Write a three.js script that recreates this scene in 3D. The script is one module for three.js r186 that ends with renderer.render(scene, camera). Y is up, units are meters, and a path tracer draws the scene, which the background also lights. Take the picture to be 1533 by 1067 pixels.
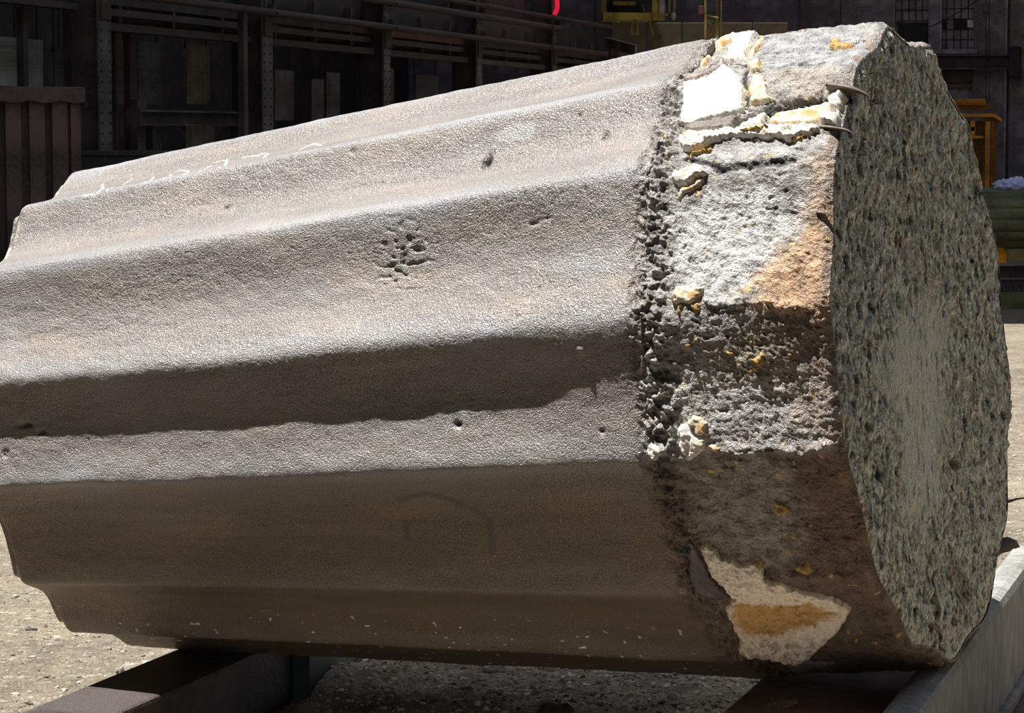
import * as THREE from 'three';
import { mergeGeometries, mergeVertices, toCreasedNormals } from 'three/addons/utils/BufferGeometryUtils.js';
import { FontLoader } from 'three/addons/loaders/FontLoader.js';
import { TextGeometry } from 'three/addons/geometries/TextGeometry.js';

// ---------------------------------------------------------------- camera, sky, sun, exposure
const W = 1533, H = 1067, F = 4000, EYE = 1.8, PITCH = 0.08442;
const scene = new THREE.Scene();
const camera = new THREE.PerspectiveCamera(2 * Math.atan(H / 2 / F) * 180 / Math.PI, W / H, 0.1, 300);
camera.position.set(0, EYE, 0);
camera.rotation.x = -PITCH;
scene.add(camera);
const renderer = new THREE.WebGLRenderer({ antialias: true });
renderer.toneMapping = THREE.LinearToneMapping;
renderer.toneMappingExposure = 1.0;
renderer.shadowMap.enabled = true;
scene.background = new THREE.Color(0.74, 0.84, 1.0);
scene.backgroundIntensity = 0.9;

// the ingot's own frame: X along its axis to the cut face, Y up, Z towards the camera
const C0 = new THREE.Vector3(0.679, EYE - 0.617, -7.271);
const AX = new THREE.Vector3(0.9064, 0.1089, 0.4081).normalize();
const UPV = new THREE.Vector3(0, Math.cos(PITCH), -Math.sin(PITCH)).addScaledVector(AX, -AX.dot(new THREE.Vector3(0, Math.cos(PITCH), -Math.sin(PITCH)))).normalize();
const NV = new THREE.Vector3().crossVectors(AX, UPV);

const sunDir = new THREE.Vector3().addScaledVector(UPV, 0.965).addScaledVector(NV, 0.235).addScaledVector(AX, -0.2).normalize();
const sun = new THREE.DirectionalLight(new THREE.Color(1.0, 0.96, 0.905), 9.2);
sun.target.position.set(0, 0, -9);
sun.position.copy(sun.target.position).addScaledVector(sunDir, 45);
sun.castShadow = true;
sun.shadow.mapSize.set(4096, 4096);
Object.assign(sun.shadow.camera, { left: -24, right: 24, top: 34, bottom: -34, near: 1, far: 110 });
scene.add(sun, sun.target);

// ---------------------------------------------------------------- helpers
let seed = 12345;
const rnd = () => { seed = (seed * 1664525 + 1013904223) >>> 0; return seed / 4294967296; };
const rr = (a, b) => a + (b - a) * rnd();
const R = (d) => d * Math.PI / 180;
const cl = (x, a = 0, b = 1) => Math.min(b, Math.max(a, x));
const ss = (a, b, x) => { const t = cl((x - a) / (b - a)); return t * t * (3 - 2 * t); };
const mix = (a, b, t) => a + (b - a) * t;
const PERM = new Uint8Array(512);
{ const p = [...Array(256).keys()]; for (let i = 255; i > 0; i--) { const j = Math.floor(rnd() * (i + 1)); [p[i], p[j]] = [p[j], p[i]]; } for (let i = 0; i < 512; i++) PERM[i] = p[i & 255]; }
const GX = new Float32Array(256), GY = new Float32Array(256);
for (let i = 0; i < 256; i++) { const a = rnd() * Math.PI * 2; GX[i] = Math.cos(a); GY[i] = Math.sin(a); }
function n2(x, y) {                                   // gradient noise, about -0.9 .. 0.9
  const xi = Math.floor(x), yi = Math.floor(y), fx = x - xi, fy = y - yi, X = xi & 255, Y = yi & 255;
  const u = fx * fx * fx * (fx * (fx * 6 - 15) + 10), v = fy * fy * fy * (fy * (fy * 6 - 15) + 10);
  const a = PERM[PERM[X] + Y], b = PERM[PERM[X + 1] + Y], c = PERM[PERM[X] + Y + 1], d = PERM[PERM[X + 1] + Y + 1];
  const A = GX[a] * fx + GY[a] * fy, B = GX[b] * (fx - 1) + GY[b] * fy, Cc = GX[c] * fx + GY[c] * (fy - 1), D = GX[d] * (fx - 1) + GY[d] * (fy - 1);
  return 1.4 * mix(mix(A, B, u), mix(Cc, D, u), v);
}
function fbm(x, y, o = 4) { let s = 0, a = 0.5, f = 1; for (let i = 0; i < o; i++) { s += a * n2(x * f + i * 17.3, y * f - i * 9.1); a *= 0.5; f *= 2.03; } return s; }
const used = {};
function numbered(n) { const k = used[n] || 0; used[n] = k + 1; return k ? `${n}_${String(k).padStart(3, '0')}` : n; }
function shade(o) { o.traverse((c) => { if (c.isMesh) c.castShadow = c.receiveShadow = true; }); return o; }
function mesh(name, geo, mat, parent = scene) {
  const g = Array.isArray(geo) ? mergeGeometries(geo.map((x) => { const y = x.index ? x.toNonIndexed() : x; for (const k of Object.keys(y.attributes)) if (!['position', 'normal', 'uv'].includes(k)) y.deleteAttribute(k); return y; })) : geo;
  const m = new THREE.Mesh(g, mat); m.name = parent === scene ? numbered(name) : name;
  if (parent !== scene) { let k = 0; const has = (n) => parent.children.some((c) => c.name === n); while (has(k ? `${name}_${String(k).padStart(3, '0')}` : name)) k++; if (k) m.name = `${name}_${String(k).padStart(3, '0')}`; }
  m.castShadow = m.receiveShadow = true; parent.add(m); return m;
}
function tag(o, label, category, group, kind) { o.userData.label = label; if (category) o.userData.category = category; if (group) o.userData.group = group; if (kind) o.userData.kind = kind; return o; }
function thing(name, label, category, group) { const o = new THREE.Group(); o.name = numbered(name); scene.add(o); return tag(o, label, category, group); }
function struct(name, geo, mat) { const m = mesh(name, geo, mat); m.userData.kind = 'structure'; return m; }
function uvm(g, k = 1) {                              // uv in metres for flat-sided pieces
  const p = g.attributes.position, n = g.attributes.normal, uv = new Float32Array(p.count * 2);
  for (let i = 0; i < p.count; i++) {
    const ax = Math.abs(n.getX(i)), ay = Math.abs(n.getY(i)), az = Math.abs(n.getZ(i));
    const [u, v] = ay > ax && ay > az ? [p.getX(i), p.getZ(i)] : ax > az ? [p.getZ(i), p.getY(i)] : [p.getX(i), p.getY(i)];
    uv[2 * i] = u * k; uv[2 * i + 1] = v * k;
  }
  g.setAttribute('uv', new THREE.BufferAttribute(uv, 2)); return g;
}
function box(w, h, d, x = 0, y = 0, z = 0) {          // y is the bottom
  const g = new THREE.BoxGeometry(w, h, d).toNonIndexed(); g.translate(x, y + h / 2, z); return uvm(g);
}
function bar(a, b, r, sides = 8) {                    // a straight round bar between two points
  const A = new THREE.Vector3(...a), B = new THREE.Vector3(...b), L = A.distanceTo(B);
  const g = new THREE.CylinderGeometry(r, r, L, sides); g.translate(0, L / 2, 0);
  g.applyQuaternion(new THREE.Quaternion().setFromUnitVectors(new THREE.Vector3(0, 1, 0), B.clone().sub(A).normalize()));
  g.translate(A.x, A.y, A.z); return g.toNonIndexed();
}
function chamferBox(w, h, d, c = 0.012) {             // box with bevelled edges, base at y = 0
  const s = new THREE.Shape(); s.moveTo(-w / 2 + c, -d / 2 + c); s.lineTo(w / 2 - c, -d / 2 + c); s.lineTo(w / 2 - c, d / 2 - c); s.lineTo(-w / 2 + c, d / 2 - c); s.closePath();
  const g = new THREE.ExtrudeGeometry(s, { depth: h - 2 * c, bevelEnabled: true, bevelSize: c, bevelThickness: c, bevelSegments: 2 });
  g.rotateX(-Math.PI / 2); g.translate(0, c, 0); return uvm(g);
}
function corrugated(w, h, pitch = 0.1, amp = 0.018, th = 0.004) {   // sheet standing on y = 0, waves across X
  const s = new THREE.Shape(), n = Math.max(6, Math.round(w / pitch * 6)); const zz = (x) => amp * Math.sin(x / pitch * 2 * Math.PI);
  for (let i = 0; i <= n; i++) { const x = i / n * w; i ? s.lineTo(x, zz(x)) : s.moveTo(x, zz(x)); }
  for (let i = n; i >= 0; i--) { const x = i / n * w; s.lineTo(x, zz(x) - th); }
  const g = new THREE.ExtrudeGeometry(s, { depth: h, bevelEnabled: false }); g.rotateX(-Math.PI / 2); return uvm(g);
}
const rayDir = (px, py) => new THREE.Vector3((px - W / 2) / F, (H / 2 - py) / F, -1).applyAxisAngle(new THREE.Vector3(1, 0, 0), -PITCH);
const eye = new THREE.Vector3(0, EYE, 0);
function onFloor(px, py, y = 0) { const d = rayDir(px, py); return eye.clone().addScaledVector(d, (y - EYE) / d.y); }
function atDepth(px, py, z) { const d = rayDir(px, py); return eye.clone().addScaledVector(d, z / -d.z); }

// ---------------------------------------------------------------- textures
function tex(w, h, fn, srgb = false, wrap = THREE.RepeatWrapping) {
  const data = new Uint8Array(w * h * 4);
  for (let y = 0; y < h; y++) for (let x = 0; x < w; x++) {
    const c = fn(x, y), o = (y * w + x) * 4;
    if (typeof c === 'number') { data[o] = data[o + 1] = data[o + 2] = cl(c) * 255; } else { data[o] = enc(c[0], srgb); data[o + 1] = enc(c[1], srgb); data[o + 2] = enc(c[2], srgb); }
    data[o + 3] = 255;
  }
  const t = new THREE.DataTexture(data, w, h, THREE.RGBAFormat); t.wrapS = t.wrapT = wrap; t.magFilter = THREE.LinearFilter; t.minFilter = THREE.LinearFilter;
  if (srgb) t.colorSpace = THREE.SRGBColorSpace; t.needsUpdate = true; return t;
}
const LUT = new Uint8Array(4097); for (let i = 0; i <= 4096; i++) { const l = i / 4096; LUT[i] = Math.round(255 * (l <= 0.0031308 ? 12.92 * l : 1.055 * l ** (1 / 2.4) - 0.055)); }
const enc = (l, s) => s ? LUT[(cl(l) * 4096) | 0] : cl(l) * 255;
function tileNoise(n, seed0) {                        // tileable value noise lattice
  const a = new Float32Array(n * n); for (let i = 0; i < n * n; i++) a[i] = rnd();
  return (x, y) => { x = ((x % 1) + 1) % 1 * n; y = ((y % 1) + 1) % 1 * n; const xi = Math.floor(x), yi = Math.floor(y); let u = x - xi, v = y - yi; u = u * u * (3 - 2 * u); v = v * v * (3 - 2 * v); const X1 = (xi + 1) % n, Y1 = (yi + 1) % n, X0 = xi % n, Y0 = yi % n; return mix(mix(a[Y0 * n + X0], a[Y0 * n + X1], u), mix(a[Y1 * n + X0], a[Y1 * n + X1], u), v); };
}
const T256 = tileNoise(256), T128 = tileNoise(128), T64 = tileNoise(64), T32 = tileNoise(32), T12 = tileNoise(12), T5 = tileNoise(5);
const grain = tex(1024, 1024, (x, y) => { const u = x / 1024, v = y / 1024; return 0.42 * T256(u, v) + 0.26 * T128(u, v) + 0.2 * T64(u, v) + 0.12 * T32(u, v); });
const fine = tex(1024, 1024, (x, y) => { const u = x / 1024, v = y / 1024; return 0.68 * T256(u, v) + 0.26 * T128(v, u) + 0.06 * T64(u, v); });
const grunge = tex(512, 512, (x, y) => { const u = x / 512, v = y / 512; const k = 0.35 + 0.5 * T12(u, v) * T5(v, u) * 2 + 0.3 * T64(u, v) + 0.25 * (T128(u, v) - 0.5); return [k, k * 0.97, k * 0.94]; }, true);
const rep = (t, u, v) => { const c = t.clone(); c.repeat.set(u, v); c.needsUpdate = true; return c; };
const grungeMap = rep(grunge, 0.55, 0.55), grainM = rep(grain, 1.6, 1.6);
function paint(r, g, b, o = {}) { return new THREE.MeshStandardMaterial({ color: new THREE.Color().setRGB(r, g, b), map: grungeMap, bumpMap: grainM, bumpScale: 0.004, roughness: 0.72, metalness: 0.05, ...o }); }

// ---------------------------------------------------------------- the ingot's shape
const CREST = [78, 54.5, 32.5, 6, -16.8, -42.4, -64, -90, -117.4, -144.9, -172.3, -199.7, -227.1, -254.6].map(R);
const L = 2.119, LH = 0.476, R0 = 0.88, TAPER = 0.0724, RH0 = 0.866, RH1 = 0.857;
function flute(th) {                                  // [0..1 depth between two crests, position between them, their distance, index of the upper crest]
  while (th > CREST[0]) th -= 2 * Math.PI;
  while (th <= CREST[0] - 2 * Math.PI) th += 2 * Math.PI;
  let i = 0; while (i < 13 && th < CREST[i + 1]) i++;
  const a = CREST[i], b = i < 13 ? CREST[i + 1] : CREST[0] - 2 * Math.PI, t = (a - th) / (a - b), s = Math.sin(Math.PI * t), e = i > 3 && i < 7 ? 0.1 : 0.17;
  return [(Math.sqrt(s * s + e * e) - e) / (Math.sqrt(1 + e * e) - e), t, a - b, i];
}
function rough(s, q, t) { return cl(ss(-0.3, 0.3, fbm(s * 1.7 + 3, q * 5.5 + 9, 3)) * 0.75 + (t > 0.02 && t < 0.5 ? 0.35 * Math.sin(t * 2 * Math.PI) : 0)); }
function pits(s, q) { const wx = 0.25 * n2(s * 90, q * 95), a = n2(s * 50 + wx, q * 78 - wx), b = n2(s * 100 + 40 + wx, q * 128), c = ss(-0.1, 0.5, n2(s * 7 + 4, q * 14)); return ss(0.3, 0.75, a) * 0.55 * c + ss(0.38, 0.75, b) * 0.5; }
function bodyR(s, th, fine = true) {
  const q = th * R0;
  const w = th + 0.009 * n2(s * 1.3, 7.7 + Math.round(q)) ;
  const [g, t, d, ci] = flute(w);
  let r = (R0 + TAPER * s) * (1 - ((1 - Math.cos(d / 2)) + (ci === 1 || ci === 5 ? 0.046 : 0.037) * (1 - 0.5 * ss(-0.4, 0.0, s))) * g);
  r -= 0.03 * ss(0.05, 0, s + L) ** 2;
  r += 0.003 * n2(s * 2.6, q * 3.1) + 0.0022 * n2(s * 7, q * 11);
  if (fine) {
    const m = rough(s, q, t);
    r -= (0.12 + m) * 0.0034 * pits(s, q);
    r += (0.15 + m) * (0.0007 * n2(s * 40, q * 62) + 0.0006 * n2(s * 105, q * 138));
    r += 0.0012 * n2(s * 24, q * 30);
    for (const [ds, dq, rs, rq, dp] of DENT) { const u = ((s - ds) / rs) ** 2 + ((q - dq) / rq) ** 2; if (u < 5) r -= dp * Math.exp(-u) * (1 + 0.8 * n2(s * 60, q * 60)); }
    { const u = ((s - DENT[0][0]) / 0.07) ** 2 + ((q - DENT[0][1]) / 0.09) ** 2; if (u < 3) r -= 0.0045 * Math.exp(-u) * ss(0.1, 0.6, n2(s * 40 + 7, q * 60)) * 2; }
  }
  const lip = ss(-0.055, 0.004, s);                    // the chipped rim of the body at the hot top
  r -= lip * (0.004 + 0.018 * Math.abs(n2(s * 20 + 5, q * 17)) + 0.01 * n2(s * 50, q * 45) + 0.006 * n2(s * 90, q * 95));
  return r;
}
// features on the hot top, traced as strips and outlines and put where they lie on its surface: [s, arc]
function toLocal(v) { const d = v.clone().sub(C0); return [d.dot(AX), d.dot(UPV), d.dot(NV)]; }
const eyeL = toLocal(eye);
function hit(px, py, rad) {
  const d = rayDir(px, py), dl = [d.dot(AX), d.dot(UPV), d.dot(NV)];
  let prev = 5.2;
  for (let t = 5.2; t < 10; t += 0.004) {
    const s = eyeL[0] + dl[0] * t, u = eyeL[1] + dl[1] * t, n = eyeL[2] + dl[2] * t, th = Math.atan2(u, n);
    if (Math.hypot(u, n) < rad(s, th)) return [s, th * R0];
    prev = t;
  }
  // beside the outline: the nearest point of approach
  let best = 1e9, out = [0, 0];
  for (let t = 5.2; t < 10; t += 0.01) { const s = eyeL[0] + dl[0] * t, u = eyeL[1] + dl[1] * t, n = eyeL[2] + dl[2] * t, k = Math.hypot(u, n); if (k < best) { best = k; out = [s, Math.atan2(u, n) * R0]; } }
  return out;
}
const hotSmooth = (s, th) => { const [g, , d, ci] = flute(th); return mix(RH0, RH1, cl(s / LH)) * (1 - ((1 - Math.cos(d / 2)) + (ci > 8 ? 0.022 : ci === 0 ? 0.012 : 0.006)) * g); };
const bodySmooth = (s, th) => bodyR(s, th, false);
const H2 = (pts) => pts.map(([x, y]) => hit(x, y, hotSmooth));
const DENT = [];
for (const [x, y, wx, wy, d] of [[605, 386, 5, 9, 0.008], [625, 372, 7, 3, 0.008], [613, 361, 4, 5, 0.009], [729, 243, 6, 7, 0.02], [738, 230, 4, 8, -0.008], [686, 636, 5, 5, 0.018], [800, 335, 7, 3, 0.006], [815, 328, 9, 2, 0.006], [906, 204, 5, 4, 0.012], [866, 174, 4, 3, 0.01], [903, 645, 4, 4, 0.009], [63, 647, 6, 4, 0.012], [8, 680, 4, 6, 0.014], [38, 636, 9, 4, 0.012], [340, 310, 5, 4, 0.008], [527, 226, 5, 4, 0.007], [870, 524, 6, 5, -0.006], [430, 185, 4, 3, 0.004]]) { const [a, b] = hit(x, y, bodySmooth), [c] = hit(x + wx, y, bodySmooth), [, e] = hit(x, y - wy, bodySmooth); DENT.push([a, b, Math.abs(c - a), Math.abs(e - b), d]); }
const B2 = (pts) => pts.map(([x, y]) => hit(x, y, bodySmooth));
function segD(px, py, P) { let m = 1e9; for (let i = 0; i + 1 < P.length; i++) { const ax = P[i][0], ay = P[i][1], dx = P[i + 1][0] - ax, dy = P[i + 1][1] - ay; const t = cl(((px - ax) * dx + (py - ay) * dy) / (dx * dx + dy * dy + 1e-12)); const x = px - ax - t * dx, y = py - ay - t * dy; const k = x * x + y * y; if (k < m) m = k; } return Math.sqrt(m); }
function inside(px, py, P) { let c = false; for (let i = 0, j = P.length - 1; i < P.length; j = i++) { if ((P[i][1] > py) !== (P[j][1] > py) && px < (P[j][0] - P[i][0]) * (py - P[i][1]) / (P[j][1] - P[i][1]) + P[i][0]) c = !c; } return c; }
function sdPoly(px, py, P) { const d = segD(px, py, P.closed || (P.closed = [...P, P[0]])); return inside(px, py, P) ? d : -d; }
function bbox(P, m) { P.box = [Math.min(...P.map((p) => p[0])) - m, Math.max(...P.map((p) => p[0])) + m, Math.min(...P.map((p) => p[1])) - m, Math.max(...P.map((p) => p[1])) + m]; return P; }
const inBox = (s, q, b) => s > b[0] && s < b[1] && q > b[2] && q < b[3];
// cracks and ledges: [outline, half width, depth (down) or height (up)]
const CRACK = [
  [[[1110, 186], [1130, 172], [1165, 162], [1222, 150], [1282, 134]], 0.02, -0.032],
  [[[1160, 102], [1195, 96], [1232, 94]], 0.008, -0.012],
  [[[1078, 256], [1110, 250], [1150, 244], [1190, 240]], 0.011, -0.012],
  [[[1062, 452], [1090, 456], [1125, 450], [1160, 456], [1200, 462]], 0.014, 0.014],
  [[[1085, 672], [1120, 676], [1160, 668], [1200, 678], [1240, 664]], 0.012, 0.016],
  [[[1120, 104], [1116, 122], [1119, 146], [1112, 168]], 0.007, -0.014], [[[1050, 112], [1066, 98], [1084, 97], [1112, 98], [1140, 108]], 0.007, -0.014],
  [[[1048, 92], [1062, 80], [1074, 66], [1080, 58]], 0.012, -0.016], [[[1126, 82], [1134, 66], [1148, 56]], 0.005, -0.01], [[[1098, 204], [1110, 184], [1122, 172]], 0.006, -0.012],
  [[[1160, 36], [1200, 34], [1250, 30], [1300, 26]], 0.008, -0.008], [[[1248, 72], [1270, 66], [1292, 60]], 0.008, -0.012], [[[1028, 238], [1060, 246], [1080, 252]], 0.009, -0.012],
  [[[1145, 858], [1180, 860], [1230, 862], [1290, 856]], 0.01, 0.008],
  [[[1018, 226], [1060, 214], [1150, 206], [1236, 200]], 0.02, 0.012],
].map(([p, w, d]) => [bbox(H2(p), w * 3), w, d]);
const CLUMP = bbox([[1012, 105], [1006, 150], [992, 240], [978, 300], [980, 350], [982, 410], [974, 470], [984, 540], [988, 620], [990, 690], [1018, 790], [1036, 870], [1084, 905], [1098, 985]].map(([x, y]) => hit(x, y, hotSmooth)), 0.12);
function hotR(s, th) {
  const q = th * R0;
  let r = hotSmooth(s, th + 0.008 * n2(s * 5, q * 2));
  const wx = 0.008 * n2(s * 40, q * 40), wy = 0.008 * n2(s * 40 + 9, q * 40 + 5);
  r += 0.006 * n2(s * 7 + 2, q * 8) + 0.0028 * n2(s * 22, q * 24) + 0.0016 * n2(s * 48, q * 50) + 0.0016 * n2(s * 90, q * 95) + 0.0012 * n2(s * 150, q * 160);
  r += 0.0035 * (0.5 - Math.abs(n2(s * 30 + 8 + wx * 30, q * 36))) + 0.0022 * (0.5 - Math.abs(n2(s * 66 + 3, q * 70 + wy * 60)));
  r -= 0.005 * ss(0.3, 0.8, n2(s * 44 + 8 + wx * 60, q * 70 + wy * 50)) * ss(-0.2, 0.4, n2(s * 8, q * 9 + 3));
  for (const [P, w, d] of CRACK) if (inBox(s, q, P.box)) { const k = segD(s + wx, q + wy, P) / w; if (k < 2.2) r += d * Math.exp(-k * k) * (0.6 + 0.8 * Math.abs(n2(s * 70, q * 60))); }
  if (inBox(s, q, CLUMP.box)) { const k = segD(s + wx * 1.6, q + wy, CLUMP) / 0.042; if (k < 2.2) { const e = Math.exp(-k * k); r += e * (0.013 * n2(s * 34, q * 36) + 0.01 * n2(s * 64 + 4, q * 58) + 0.008 * n2(s * 110, q * 115) + 0.007); } }
  r -= 0.008 * ss(0.03, -0.02, s);
  r -= 0.012 * ss(LH - 0.028, LH, s) ** 2;
  return r;
}
function shell(s0, s1, ns, rad, nDense, nBack, closeAt) {
  const ths = []; const A = R(-101), B = R(107);
  for (let i = 0; i <= nDense; i++) ths.push(A + (B - A) * i / nDense);
  for (let i = 1; i <= nBack; i++) ths.push(B + (A + 2 * Math.PI - B) * i / nBack);
  const m = ths.length, rows = ns + 1, extra = closeAt.length, pos = new Float32Array((rows + extra) * m * 3), uv = new Float32Array((rows + extra) * m * 2), idx = new Uint32Array((rows + extra - 1) * (m - 1) * 6);
  let p = 0, u = 0;
  const put = (s, th, r, v0) => { pos[p++] = s; pos[p++] = r * Math.sin(th); pos[p++] = r * Math.cos(th); uv[u++] = v0; uv[u++] = (th - A) / (B - A); };
  const order = [];
  for (const c of closeAt) if (c.side < 0) order.push(c);
  for (let i = 0; i <= ns; i++) order.push({ s: s0 + (s1 - s0) * i / ns });
  for (const c of closeAt) if (c.side > 0) order.push(c);
  for (const o of order) for (const th of ths) { const sr = o.side ? (o.side < 0 ? s0 : s1) : o.s; const r = rad(sr, th >= Math.PI ? th - 2 * Math.PI : th); put(o.s, th, o.k !== undefined ? r * o.k : r, (sr - s0) / (s1 - s0)); }
  let k = 0;
  for (let i = 0; i + 1 < order.length; i++) for (let j = 0; j + 1 < m; j++) { const a = i * m + j, b = a + 1, c = a + m, d = c + 1; idx[k++] = a; idx[k++] = c; idx[k++] = b; idx[k++] = b; idx[k++] = c; idx[k++] = d; }
  const g = new THREE.BufferGeometry(); g.setAttribute('position', new THREE.BufferAttribute(pos, 3)); g.setAttribute('uv', new THREE.BufferAttribute(uv, 2)); g.setIndex(new THREE.BufferAttribute(idx, 1)); g.computeVertexNormals(); return g;
}
// seamless across the back: noise is read at th in -PI..PI; the join lies at the back, out of view
const ingot = thing('steel_ingot', 'huge fluted tapered steel ingot lying on its side on low supports', 'ingot');
ingot.matrixAutoUpdate = true;
{ const M = new THREE.Matrix4().makeBasis(AX, UPV, NV); ingot.quaternion.setFromRotationMatrix(M); ingot.position.copy(C0); }

// --- body
const chalk = [
  [[126, 293], [140, 291], [148, 287], [153, 277]], [[186, 276], [192, 272], [197, 268]], [[218, 274], [225, 270], [229, 265]], [[246, 267], [256, 261]],
  [[262, 258], [270, 255], [281, 256], [276, 261]], [[300, 256], [308, 252], [316, 248]], [[322, 243], [332, 241], [340, 240], [337, 247], [328, 251]],
  [[362, 236], [375, 234], [388, 233]], [[390, 230], [400, 230], [395, 236]], [[447, 225], [458, 219], [470, 215], [481, 217]], [[160, 285], [170, 280]],
].map((p) => bbox(B2(p), 0.03));
const scars = [[[596, 748], [640, 738], [680, 748], [712, 764], [732, 776], [734, 792], [737, 826]], [[606, 780], [612, 806]]].map((p) => bbox(B2(p), 0.05));
const pale = B2([[772, 200]])[0], red1 = B2([[229, 693]])[0];
const TA = R(-101), TB = R(107);
const bodyMap = tex(2048, 2048, (x, y) => {
  const s = -L - 0.01 + (x + 0.5) / 2048 * (L + 0.014), th = TA + (y + 0.5) / 2048 * (TB - TA), q = th * R0;
  const [, t] = flute(th), m = rough(s, q, t), p = pits(s, q);
  const big = fbm(s * 2.2, q * 6, 3), streak = fbm(s * 2.5 + 20, q * 26, 2), f1 = n2(s * 160, q * 170), f2 = n2(s * 330 + 7, q * 340);
  const blue = cl(ss(0.72, 0.98, t) * 0.55 + ss(0.14, 0, t) * 0.7 + ss(0.1, 0.45, big) * 0.5 - 0.25 * m);
  let r = 0.236, gg = 0.218, b = 0.206;
  const warm = ss(0.0, 0.35, fbm(s * 3 + 50, q * 9 + 3, 3)); r += 0.035 * warm; gg += 0.014 * warm; b += 0.0 * warm;
  r = mix(r, 0.315, blue); gg = mix(gg, 0.318, blue); b = mix(b, 0.342, blue);
  let k = 1 + 0.22 * streak + 0.26 * f1 * (0.4 + m) + 0.5 * f2 * (0.5 + m) - 0.5 * p * (0.35 + 0.65 * m);
  k *= 1 - 0.12 * m;
  const spk = ss(0.42, 0.7, n2(s * 230 + 3, q * 240)) * (0.35 + 0.8 * m) + ss(0.55, 0.75, n2(s * 130 + 77, q * 135)) * ss(-0.15, 0.3, n2(s * 5 + 8, q * 7)) * 1.1; r += 0.17 * spk; gg += 0.165 * spk; b += 0.15 * spk;
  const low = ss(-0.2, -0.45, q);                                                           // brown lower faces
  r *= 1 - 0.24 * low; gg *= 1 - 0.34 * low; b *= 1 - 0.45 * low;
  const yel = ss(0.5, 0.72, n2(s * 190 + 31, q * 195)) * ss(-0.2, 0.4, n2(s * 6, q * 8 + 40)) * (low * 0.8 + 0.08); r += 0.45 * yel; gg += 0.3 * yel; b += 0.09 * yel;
  const wh = ss(0.57, 0.66, n2(s * 40, q * 58 + 70)) * ss(-0.82, -0.92, q) * ss(0.2, 0.5, n2(s * 9, q * 9 + 4) + 0.4); r += 0.9 * wh; gg += 0.85 * wh; b += 0.7 * wh;
  r *= k; gg *= k; b *= k;
  for (const P of chalk) if (inBox(s, q, P.box)) { const d = segD(s + 0.003 * n2(s * 120, q * 120), q, P); const c = ss(0.007, 0.0025, d) * ss(-0.3, 0.3, n2(s * 90, q * 160)); r = mix(r, 0.8, c); gg = mix(gg, 0.78, c); b = mix(b, 0.74, c); }
  for (const P of scars) if (inBox(s, q, P.box)) { const c = ss(0.014, 0.006, segD(s + 0.006 * n2(s * 50, q * 50), q, P)); r = mix(r, 0.1, c * 0.7); gg = mix(gg, 0.095, c * 0.7); b = mix(b, 0.09, c * 0.7); }
  const pd = Math.hypot((s - pale[0]) / 0.075, (q - pale[1]) / 0.03) + 0.3 * n2(s * 30, q * 30), pc = ss(1, 0.75, pd) * 0.5; r = mix(r, 0.42, pc); gg = mix(gg, 0.41, pc); b = mix(b, 0.4, pc);
  const rd = Math.hypot(s - red1[0], q - red1[1]) / 0.018 + 0.5 * n2(s * 60, q * 60), rc = ss(1, 0.6, rd) * 0.6; r = mix(r, 0.24, rc); gg = mix(gg, 0.14, rc); b = mix(b, 0.12, rc);
  const lime = ss(0.05, 0.012, s + L) * ss(0.1, 0.5, q) * ss(-0.1, 0.3, n2(s * 30, q * 20)); r = mix(r, 0.75, lime); gg = mix(gg, 0.72, lime); b = mix(b, 0.55, lime);
  const rim = ss(-0.07, -0.015, s) * ss(-0.3, 0.3, n2(s * 40, q * 30) + 0.25 * ss(-0.05, 0, s)); r *= 1 - 0.4 * rim; gg *= 1 - 0.43 * rim; b *= 1 - 0.47 * rim;
  return [r, gg, b];
}, true, THREE.MirroredRepeatWrapping);
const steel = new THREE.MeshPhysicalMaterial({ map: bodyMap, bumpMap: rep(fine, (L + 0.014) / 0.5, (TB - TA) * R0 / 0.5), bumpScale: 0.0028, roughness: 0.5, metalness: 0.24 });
mesh('body', shell(-L - 0.01, 0.004, 640, bodyR, 900, 110, [{ side: -1, s: -L - 0.01, k: 0.02 }, { side: -1, s: -L - 0.01, k: 0.97 }, { side: 1, s: 0.006, k: 0.94 }]), steel, ingot);

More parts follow.
